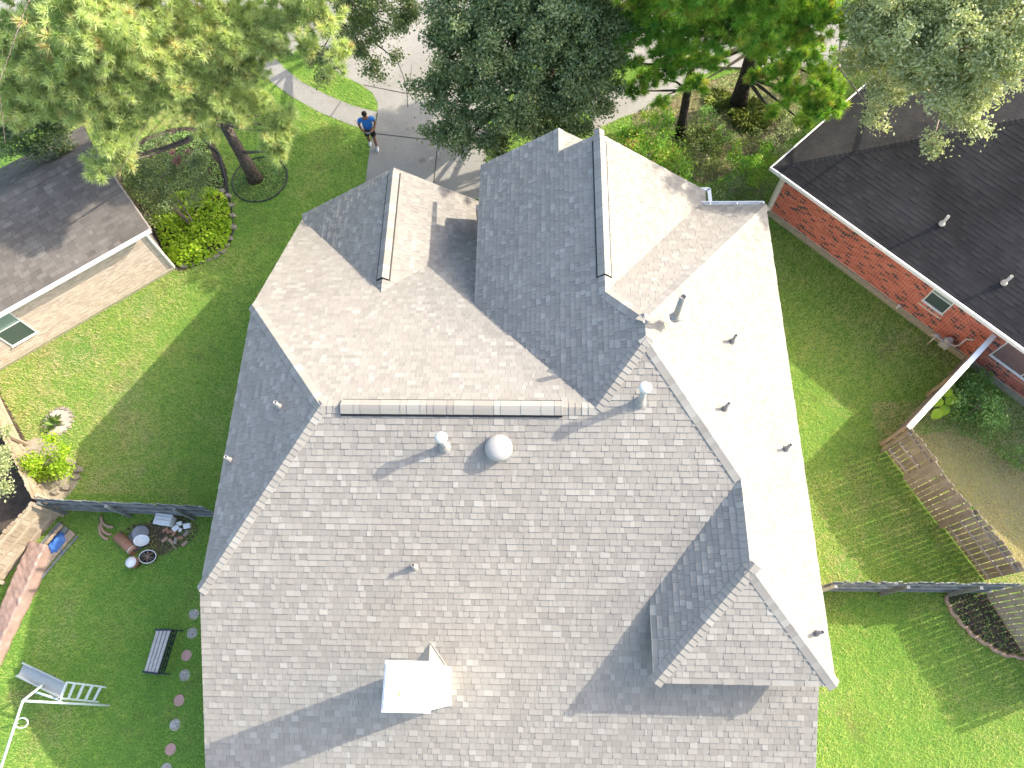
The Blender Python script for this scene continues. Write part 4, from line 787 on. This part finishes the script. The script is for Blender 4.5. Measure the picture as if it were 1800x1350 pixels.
def stone(parent, p, r, h, mat, name='stone'):
    k = random.randint(6, 9); a0 = random.random() * 6; pts = [(p[0] + r * random.uniform(.75, 1.1) * math.cos(a0 + 2 * math.pi * i / k), p[1] + r * .7 * random.uniform(.75, 1.1) * math.sin(a0 + 2 * math.pi * i / k)) for i in range(k)]
    m = MB(); n = len(pts); c = np.mean(pts, 0); top = [tuple(c + (np.array(q) - c) * .85) for q in pts]
    V = [(*q, .0) for q in pts] + [(*q, h * .7) for q in pts] + [(*q, h) for q in top]; F = [(i + n * j, (i + 1) % n + n * j, (i + 1) % n + n * (j + 1), i + n * (j + 1)) for j in (0, 1) for i in range(n)] + [tuple(range(2 * n, 3 * n))]
    m.add(V, F); return m.build(name, mat, parent)
es = thing('stone_edging', 'flat field stones edging the lime green bed', 'stone edging', (0, 0, 0))
for x, y in ((405, 420), (398, 432), (390, 442), (378, 450), (366, 456), (352, 461), (338, 466), (325, 468), (402, 345), (407, 362), (409, 380), (409, 400), (390, 337), (376, 334)): stone(es, at(x, y), random.uniform(.13, .2), .09, M['flag'])
es2 = thing('stone_edging', 'few pale stones beside the round bush at left', 'stone edging', (0, 0, 0))
for x, y in ((128, 815), (138, 826), (136, 840), (118, 858), (100, 866)): stone(es2, at(x, y), random.uniform(.14, .2), .1, M['flag'])
es3 = thing('stone_edging', 'ring of pale stones round the small sand circle', 'stone edging', (0, 0, 0))
for k in range(16): stone(es3, (sandc.x + .47 * math.cos(k * .39), sandc.y + .47 * math.sin(k * .39)), random.uniform(.06, .1), .04, M['flag'])
eg = MB(); eg.tube([(1.05 * math.cos(t), 1.05 * math.sin(t), .03) for t in np.linspace(0, 2 * math.pi, 49)], .032, 6, cap=False); eo = eg.build('bed_edging', M['black_plastic'], None, True); eo.location = (ringc.x, ringc.y, 0); tag(eo, 'black ring edging around the base of the pale pine', 'edging')
eg = MB(); eg.tube([Vector((*at(x, y)[:2], .04)) for x, y in ((350, 240), (385, 270), (398, 320), (404, 345), (409, 380), (410, 410), (404, 428))], .03, 6); tag(eg.build('bed_edging', M['black_plastic'], None, True), 'dark edging strip curving along right side of left bed', 'edging')
sc = thing('scalloped_edging', 'scalloped terracotta edging round the dark corner bed at right', 'edging', (0, 0, 0)); ep = ((1665, 1046), (1670, 1066), (1683, 1085), (1700, 1104), (1719, 1121), (1739, 1132), (1758, 1146), (1781, 1151), (1805, 1155))
for a, b in zip(ep[:-1], ep[1:]):
    A_, B_ = at(*a, .05), at(*b, .05); d = B_ - A_; nn = Vector((d.y, -d.x, 0)).normalized(); nn = nn if nn.x < 0 else -nn
    g_ = MB(); g_.tube([A_ + d * t + nn * math.sin(math.pi * t) * .06 for t in np.linspace(0, 1, 8)], .055, 8); g_.build('edging_piece', M['terra_pale'], sc, True)
grp = 'round stepping stones along the house'
for i, (x, y, k) in enumerate(((341, 1080, 'g'), (338, 1113, 'g'), (328, 1152, 'p'), (325, 1187, 'g'), (315, 1231, 'p'), (308, 1274, 'g'), (300, 1317, 'p'), (292, 1352, 'g'))):
    words = ['first', 'second', 'third', 'fourth', 'fifth', 'sixth', 'seventh', 'eighth'][i]; p = at(x, y)
    if k == 'p':
        m = MB(); m.lathe([(.155, 0), (.155, .014), (.145, .02), (.001, .021)], (0, 0, 0), 26); o = m.build('stepping_stone', M['step_pink']); o.location = p; tag(o, f'smooth pink round stepping stone beside the house, {words} from the fence', 'stepping stone', grp)
    else:
        t = thing('stepping_stone', f'pebbly grey round stepping stone beside the house, {words} from the fence', 'stepping stone', p, 0, grp); m = MB(); m.lathe([(.155, 0), (.155, .012), (.001, .013)], (0, 0, 0), 26); m.build('disc', M['pebble'], t)
        pb = MB()
        for _ in range(85): a = random.random() * 6.28; q = math.sqrt(random.random()) * .145; pb.lathe([(.016, 0), (.018, .006), (.009, .013)], (q * math.cos(a), q * math.sin(a), .01), 6, t=random.random())
        tag(pb.build('pebbles', M['pebble'], t), kind='stuff')
# ------------------------------------------------------------------ backyard things on the left
b0, b1, b2, b3 = at(275, 1107, .43), at(301, 1107, .43), at(277, 1184, .43), at(253, 1181, .43)
bn = thing('garden_bench', 'slatted garden bench with dark iron ends on the left lawn', 'bench', Vector((*((b0 + b2) / 2)[:2], 0)))
for i in range(4):
    f = (i + .5) / 4; a, b = b0.lerp(b1, f) - bn.location, b3.lerp(b2, f) - bn.location; m = MB(); m.bar(a, b, .082, .03); m.build('slat', M['bench_slat'], bn)
for a, b in ((b0, b1), (b3, b2)):
    a, b = a - bn.location, b - bn.location; m = MB(); dd = (b - a).normalized(); m.bar(a - dd * .03 + UZ * .01, b + dd * .03 + UZ * .01, .05, .04)
    m.tube([a - UZ * .02, a - UZ * .22 + dd * .05, Vector((a.x, a.y, .0)) - dd * .06], .02, 6); m.tube([b - UZ * .02, b - UZ * .2 - dd * .03, Vector((b.x, b.y, 0)) + dd * .16], .02, 6); m.build('end_frame', M['iron'], bn)
lat = MB(); a, b = b1 - bn.location, b2 - bn.location
for k in range(14): p = a.lerp(b, (k + .5) / 14); lat.bar(p - UZ * .04, p - UZ * .34 + (b - a) * .035 * (1 if k % 2 else -1), .02, .02, up=(1, 0, 0))
for z in (.05, .19, .34): lat.bar(a - UZ * z, b - UZ * z, .025, .03)
lat.build('lattice_apron', M['iron'], bn)
# slide with ladder
t1, t2, f1, f2, l1, l2 = at(117, 1199, 1.15), at(106, 1227, 1.15), at(43, 1164, .18), at(31, 1189, .18), at(187, 1208, 0), at(173, 1234, 0)
sd = thing('slide', 'grey playground slide with pale four rung ladder', 'slide', Vector((*((t1 + f1) / 2)[:2], 0))); o_ = sd.location
m = MB(); V = []
for i in range(9):
    t = i / 8; zc = 1.15 + (.18 - 1.15) * (t ** .92) ; a, b = t1.lerp(f1, t) - o_, t2.lerp(f2, t) - o_; a.z = b.z = zc; w_ = (b - a).normalized(); V += [a + UZ * .10, a + UZ * .10 + w_ * .04, a + w_ * .05, b - w_ * .05, b + UZ * .10 - w_ * .04, b + UZ * .10]
V2 = [v - UZ * .03 for v in V]; n6 = len(V); F_ = [(i * 6 + k, i * 6 + k + 1, i * 6 + k + 7, i * 6 + k + 6) for i in range(8) for k in range(5)]
m.add(V + V2, F_ + [tuple(j + n6 for j in f[::-1]) for f in F_] + [(i * 6, i * 6 + 6, i * 6 + 6 + n6, i * 6 + n6) for i in range(8)] + [(i * 6 + 5, i * 6 + 5 + n6, i * 6 + 11 + n6, i * 6 + 11) for i in range(8)] + [(k, k + n6, k + 1 + n6, k + 1) for k in range(5)] + [(48 + k, 49 + k, 49 + k + n6, 48 + k + n6) for k in range(5)]); m.build('slide_bed', M['slide_grey'], sd)
for a, b in ((t1, l1), (t2, l2)): m = MB(); m.bar(a - o_, b - o_, .045, .03); m.build('ladder_rail', M['ladder'], sd)
for k in range(4): f = .2 + .22 * k; m = MB(); m.bar(t1.lerp(l1, f) - o_, t2.lerp(l2, f) - o_, .07, .025); m.build('rung', M['ladder'], sd)
m = MB(); m.bar(t1 - o_ - UZ * .02, t2 - o_ - UZ * .02, .05, .05); m.build('crossbar', M['ladder'], sd)
AP = at(40, 1232, 1.9); sw = thing('swing_frame', 'white tubular swing frame beside the slide, mostly cut by left edge', 'swing set', Vector((*AP[:2], 0))); o_ = sw.location; e2 = at(-5, 1370, 1.9)
for pts, nm, mt in (([AP, at(193, 1240, 0)], 'leg', 'ladder'), ([AP, at(95, 1188, 0)], 'leg', 'white_metal'), ([AP, e2], 'top_bar', 'white_metal'), ([at(60, 1216, 1.1), at(108, 1231, 1.05)], 'brace', 'white_metal'), ([e2, at(60, 1400, 0)], 'leg', 'white_metal'), ([e2, at(150, 1400, 0)], 'leg', 'white_metal')): m = MB(); m.tube([p - o_ for p in pts], .032, 8); m.build(nm, M['ladder'], sw, True)
m = MB(); c = at(38, 1271, 1.2) - o_; m.tube([c + Vector((.2 * math.cos(t), .2 * math.sin(t) * .6, .05 * math.cos(t))) for t in np.linspace(0, 2 * math.pi, 21)], .018, 6, cap=False); m.tube([c + Vector((0, 0, .02)), AP.lerp(e2, .3) - o_], .008, 5); m.tube([c + Vector((-.2, 0, .02)), AP.lerp(e2, .42) - o_], .008, 5); m.build('swing_ring', M['white_metal'], sw, True)
# brown tarp over a long pile by the fence, blue tarp at its end
A_, B_ = at(80, 958), at(-18, 1165); d = (B_ - A_); s_ = Vector((-d.y, d.x, 0)).normalized(); V = []; nu, nv = 90, 26
for i in range(nu):
    for j in range(nv):
        u, v = i / (nu - 1), j / (nv - 1) * 2 - 1; hw = .40 + .02 * math.sin(u * 6) + .012 * math.sin(u * 37 + 1); box = min(1, (1 - abs(v)) * 2.6); hgt = (.34 + .05 * math.sin(u * 5 + 1)) * box
        wr = .05 * abs(mnoise.noise(Vector((u * 9 + v * .8, v * 1.3, 3)))) + .035 * mnoise.noise(Vector((u * 22 - v * 2, v * 2.2, 7))) * (.4 + abs(v)) + .014 * mnoise.noise(Vector((u * 60, v * 6, 1))); V.append(A_ + d * u + s_ * (v * hw) + UZ * max(.012, hgt + wr))
tp_ = raw_mesh('tarp', V, [(i * nv + j, (i + 1) * nv + j, (i + 1) * nv + j + 1, i * nv + j + 1) for i in range(nu - 1) for j in range(nv - 1)], M['brown_tarp'], None, True); to = link('tarp', tp_); tag(to, 'wrinkled brown tarp draped over a long pile by the fence', 'tarp'); mo = to.modifiers.new('s', 'SOLIDIFY'); mo.thickness = .008
V = []; c = at(104, 955)
for i in range(10):
    for j in range(10): u, v = i / 9 - .5, j / 9 - .5; V.append(c + Vector((u * .42 + .05 * math.sin(v * 9), v * .62 + .06 * math.sin(u * 8), .02 + .22 * max(0, 1 - (u * u + v * v) * 4) + .05 * math.sin(u * 21 + v * 13) + .05)))
bt = link('tarp', raw_mesh('tarp', V, [(i * 10 + j, i * 10 + 10 + j, i * 10 + 11 + j, i * 10 + j + 1) for i in range(9) for j in range(9)], M['blue_tarp'], None, True)); tag(bt, 'crumpled blue tarp between lumber and brown tarp', 'tarp'); bt.modifiers.new('s', 'SOLIDIFY').thickness = .01
ldir = (F['F5c'] - F['F5a']).normalized(); lsd = Vector((-ldir.y, ldir.x, 0)); lsd = lsd if lsd.x > 0 else -lsd; L0 = F['F5a'] + ldir * .25
for k, (off, z, w_, ln_, mt, lab) in enumerate(((.22, .06, .2, 1.5, 'lumber_grey', 'grey plank nearest the sunlit fence in lumber stack'), (.47, .06, .16, 1.6, 'lumber_grey', 'narrow grey plank lying in lumber stack middle'), (.72, .07, .24, 1.45, 'lumber', 'wide tan plank in the lumber stack by the corner'), (.93, .05, .06, 1.5, 'lumber_grey', 'thin grey batten at outer edge of the lumber stack'), (.34, .15, .1, 1.2, 'lumber', 'short tan board lying on top of grey planks'))):
    m = MB(); s0 = L0 + lsd * off + UZ * z; m.bar(Vector((0, 0, 0)), ldir * ln_, w_, .05 if k < 3 else .04); o = m.build('plank', M[mt]); o.location = s0; tag(o, lab, 'plank', 'lumber by the fence')
# junk pile
def solo(mb, name, mat, label, cat, loc, smooth=True, group='junk pile by the grey fence'):
    o = mb.build(name, mat, None, smooth); o.location = loc; return tag(o, label, cat, group)
for k, (x, y, rad, a0, w_) in enumerate(((203, 903, .42, 3.5, 'upper'), (203, 916, .42, 3.35, 'middle'), (202, 923, .45, 3.2, 'lower'))):
    m = MB(); m.tube([(rad * math.cos(a), rad * math.sin(a), .05) for a in np.linspace(a0 - .15, a0 + 1.35, 9)], .045, 6); solo(m, 'curved_edger', M['terra_pale'], f'curved tan edging block, {w_} of three on grass', 'edging block', at(x, y))
pa, pb_ = at(207, 942, .17), at(236, 970, .15); pt = thing('planter', 'tall tapered terracotta planter lying on its side', 'planter', Vector((*pa[:2], 0)), 0, 'junk pile by the grey fence'); q = Vector((0, 0, 1)).rotation_difference((pb_ - pa).normalized()).to_matrix(); L_ = (pb_ - pa).length
m = MB(); m.lathe([(.001, 0), (.165, .0), (.145, L_ * .8), (.15, L_ * .82), (.15, L_), (.125, L_), (.11, .1), (.001, .1)], UZ * .17, 24, q); m.build('body', M['terra'], pt, True); m = MB(); m.lathe([(.153, L_ * .84), (.153, L_ * .88), (.15, L_ * .88)], UZ * .17, 24, q); m.build('band', M['fascia'], pt, True)
m = MB(); m.lathe([(.001, .1), (.15, .1), (.2, .2), (.24, .24), (.25, .235), (.21, .17), (.15, .02), (.001, .0)][::-1], (0, 0, .06), 26, None, .5, 1.0, .7); solo(m, 'basin', M['white_metal'], 'white oval basin in the junk pile', 'basin', at(257, 953))
m = MB(); m.lathe([(.24, 0), (.24, .02), (.21, .035), (.05, .03), (.001, .03)], (0, 0, .1), 26, Matrix.Rotation(.35, 3, 'Y')); solo(m, 'grey_lid', M['grey_plastic'], 'round grey lid leaning behind the white basin', 'disc', at(250, 938))  # loose grey lid in the pile
m = MB(); m.lathe([(.30, 0), (.32, .05), (.28, .10), (.001, .09)], (0, 0, 0), 20); solo(m, 'mat', M['lumber_grey'], 'round grey green mat under the grey lid and basin', 'mat', at(240, 951))
m = MB(); m.lathe([(.13, 0), (.17, .28), (.18, .30), (.15, .30), (.14, .2), (.001, .2)], (0, 0, 0), 22); po = solo(m, 'flower_pot', M['terra'], 'terracotta pot carrying a round white lid', 'pot', at(241, 991)); m = MB(); m.lathe([(.155, 0), (.16, .02), (.001, .03)], (0, 0, .305), 22); solo(m, 'white_lid', M['white'], 'round white lid lying on the terracotta pot', 'disc', po.location + Vector((-.02, 0, 0)))  # white lid resting on the pot, a separate object
tb = thing('tub', 'oval black tub with pale rim full of sticks', 'tub', at(264, 980), 0, 'junk pile by the grey fence'); m = MB(); m.lathe([(.001, 0), (.22, 0), (.26, .16), (.24, .16), (.2, .04), (.001, .04)], (0, 0, 0), 24, None, .5, 1, .75); m.build('body', M['black_plastic'], tb, True); m = MB(); m.tube([(.26 * math.cos(t), .195 * math.sin(t), .165) for t in np.linspace(0, 2 * math.pi, 30)], .014, 6, cap=False); m.build('rim', M['white_metal'], tb, True)
for k in range(5): m = MB(); a = random.random() * 3; m.tube([(-.2 * math.cos(a), -.14 * math.sin(a), .12), (.22 * math.cos(a), .15 * math.sin(a), .2)], .012, 5); m.build('stick', M['terra'] if k < 2 else M['twig'], tb)
clr = thing('cooler', 'white box cooler with ridged lid near the fence', 'cooler', at(296, 917), -.12, 'junk pile by the grey fence'); m = MB(); m.box((0, 0, .16), (.50, .30, .32)); m.build('body', M['white_metal'], clr, bevel=.02); m = MB(); m.box((0, 0, .345), (.54, .34, .05)); m.box((0, .05, .38), (.46, .06, .02)); m.box((0, -.05, .38), (.46, .06, .02)); m.build('lid', M['white_metal'], clr, bevel=.012)
for x, y, sz, rz, lab in ((317, 921, .13, .3, 'white broken block nearest the cooler'), (311, 929, .15, .8, 'largest white broken block below the cooler'), (331, 925, .16, .2, 'white broken block at right of junk pile'), (318, 932, .09, 1.2, 'smallest white chunk among the red bricks')):
    m = MB(); m.box((0, 0, sz * .4), (sz * 1.3, sz, sz * .8), Matrix.Rotation(rz, 3, 'Z') @ Matrix.Rotation(.2, 3, 'X')); o = m.build('rubble_block', M['white'], None, bevel=.015); o.location = at(x, y); tag(o, lab, 'rubble', 'junk pile by the grey fence')
nth = ['first', 'second', 'third', 'fourth', 'fifth', 'sixth', 'seventh', 'eighth', 'ninth', 'tenth', 'eleventh']
for k, (x, y, rz, mt) in enumerate(((292, 932, .6, 'terra'), (300, 935, .2, 'terra'), (308, 937, 1.2, 'terra'), (302, 952, -.7, 'terra_pale'), (291, 949, .7, 'terra_pale'), (310, 951, 1.5, 'flag'), (318, 946, .05, 'terra'), (328, 938, 1.0, 'flag'), (326, 956, .9, 'terra_pale'), (307, 961, -.8, 'lumber'), (333, 936, 1.1, 'lumber'))):
    m = MB(); m.box((0, 0, .045), (.2, .095, .06) if mt != 'lumber' else (.3, .03, .03), Matrix.Rotation(rz, 3, 'Z') @ Matrix.Rotation(random.uniform(-.2, .2), 3, 'Y')); o = m.build('loose_brick' if mt != 'lumber' else 'wood_scrap', M[mt], None, bevel=.006); o.location = at(x, y); tag(o, ('red brick' if mt == 'terra' else 'pale brick' if mt in ('terra_pale', 'flag') else 'wood scrap') + f' in the junk pile, {nth[k]} of the loose pieces', 'brick' if mt != 'lumber' else 'scrap', 'junk pile by the grey fence')
# ------------------------------------------------------------------ person holding a remote control
M['skin'] = plain('skin', (.22, .12, .08), .6, .35, .05); M['hair'] = plain('hair', (.015, .012, .01), .6); M['shirt'] = plain('blue_shirt', (.035, .17, .52), .8, .2, .12, 14); M['shorts'] = plain('black_shorts', (.012, .012, .014), .8); M['shoe'] = plain('white_trainers', (.55, .57, .6), .6, .3, .1)
pp0 = at(657, 256); face = math.atan2(-pp0.x, pp0.y) * .6
per = thing('person', 'man in blue shirt and black shorts on the driveway, holding a remote', 'person', pp0, face); per.scale = (1.16, 1.12, 1.0)
def skin_obj(name, verts, edges, rad, mat, parent, sub=2):
    me = bpy.data.meshes.new(name); me.from_pydata(verts, edges, []); me.materials.append(mat); o = link(name, me, parent); o.modifiers.new('skin', 'SKIN'); 
    if not me.skin_vertices: 
        bpy.context.view_layer.objects.active = o
    for i, r in enumerate(rad): sv = me.skin_vertices[0].data[i]; sv.radius = r if isinstance(r, tuple) else (r, r); sv.use_root = (i == 0)
    o.modifiers['skin'].use_smooth_shade = True; s_ = o.modifiers.new('sub', 'SUBSURF'); s_.levels = sub; s_.render_levels = sub; return o
Vb = [(0, 0, .95), (0, 0, 1.12), (0, .01, 1.32), (0, .01, 1.46), (0, -.01, 1.53), (0, -.03, 1.60), (0, -.03, 1.67), (0, -.02, 1.735)]; Rb = [(.14, .10), (.135, .10), (.165, .11), (.09, .08), .055, (.066, .08), (.074, .09), (.05, .06)]; Eb = [(i, i + 1) for i in range(7)]
def chain(start, pts, rads):
    global Vb, Rb, Eb
    p = start
    for v, r in zip(pts, rads): Vb.append(v); Rb.append(r); Eb.append((p, len(Vb) - 1)); p = len(Vb) - 1
    return p
for sx in (-1, 1):
    h = chain(2, [(sx * .14, .01, 1.42), (sx * .205, .0, 1.40), (sx * .265, -.03, 1.17), (sx * .19, -.18, 1.08), (sx * .115, -.29, 1.09), (sx * .095, -.33, 1.095)], [.07, .058, .043, .038, .028, (.03, .02)])
    for k in range(4): chain(h, [(sx * (.07 - .002 * k), -.35 + .012 * k, 1.115 - .022 * k), (sx * (.035 + .003 * k), -.365 + .01 * k, 1.112 - .022 * k)], [.010, .008])
    chain(h, [(sx * .085, -.345, 1.135), (sx * .06, -.365, 1.15)], [.011, .009])
    fw = -.16 if sx > 0 else .13
    chain(0, [(sx * .09, 0, .88), (sx * .10, fw * .45 - .04, .50), (sx * .105, fw * .8, .25), (sx * .11, fw, .09)], [.095, .058, .052, .036])
skin_obj('body', Vb, Eb, Rb, M['skin'], per)
skin_obj('shirt', [(0, 0, .90), (0, 0, 1.10), (0, .01, 1.32), (0, .01, 1.475), (-.14, .01, 1.42), (-.205, 0, 1.40), (-.245, -.015, 1.26), (.14, .01, 1.42), (.205, 0, 1.40), (.245, -.015, 1.26)], [(0, 1), (1, 2), (2, 3), (2, 4), (4, 5), (5, 6), (2, 7), (7, 8), (8, 9)], [(.175, .13), (.17, .125), (.20, .14), (.10, .095), .095, .085, .075, .09, .082, .075], M['shirt'], per)
skin_obj('shorts', [(0, 0, 1.0), (0, 0, .90), (-.09, 0, .84), (-.10, .02, .56), (.09, 0, .84), (.10, -.08, .56)], [(0, 1), (1, 2), (2, 3), (1, 4), (4, 5)], [(.15, .115), (.155, .12), .115, .095, .115, .095], M['shorts'], per)
hr = MB(); hr.lathe([(.083, -.035), (.086, .0), (.078, .04), (.05, .07), (.001, .08)], (0, -.012, 1.685), 18, Matrix.Rotation(-.22, 3, 'X'), .5, 1, 1.12); hr.build('hair', M['hair'], per, True)
for sx in (-1, 1):
    fw = -.16 if sx > 0 else .13; m = MB(); m.lathe([(.001, 0), (.045, 0), (.05, .03), (.043, .06), (.03, .085), (.001, .088)], (sx * .112, fw - .055, 0), 16, None, .5, 1, 2.5); m.tube([(sx * .11, fw, .05), (sx * .11, fw, .15)], .043, 10); m.build('shoe', M['shoe'], per, True)
    m = MB(); m.lathe([(.001, -.011), (.009, 0), (.001, .011)], (sx * .028, -.108, 1.655), 8); m.build('eye', M['hair'], per, True); m = MB(); m.lathe([(.001, -.03), (.012, 0), (.001, .03)], (sx * .078, -.02, 1.65), 8); m.build('ear', M['skin'], per, True)
m = MB(); m.lathe([(.004, .03), (.012, -.012), (.001, -.02)], (0, -.118, 1.632), 8); m.build('nose', M['skin'], per, True); m = MB(); m.box((0, -.108, 1.588), (.045, .012, .01)); m.build('mouth', M['terra'], per)
rc = thing('remote_controller', 'dark drone remote controller held in the man\'s hands', 'remote', pp0 + Matrix.Rotation(face, 3, 'Z') @ Vector((0, -.35, 1.09)), face); m = MB(); m.box((0, 0, 0), (.16, .09, .035)); m.build('body', M['black_plastic'], rc, bevel=.008); m = MB(); m.box((0, -.07, .03), (.13, .012, .07), Matrix.Rotation(-.5, 3, 'X')); m.build('screen', M['grey_plastic'], rc)
for sx in (-1, 1): m = MB(); m.tube([(sx * .045, .01, .015), (sx * .045, .01, .04)], .007, 8); m.build('stick', M['galv'], rc)
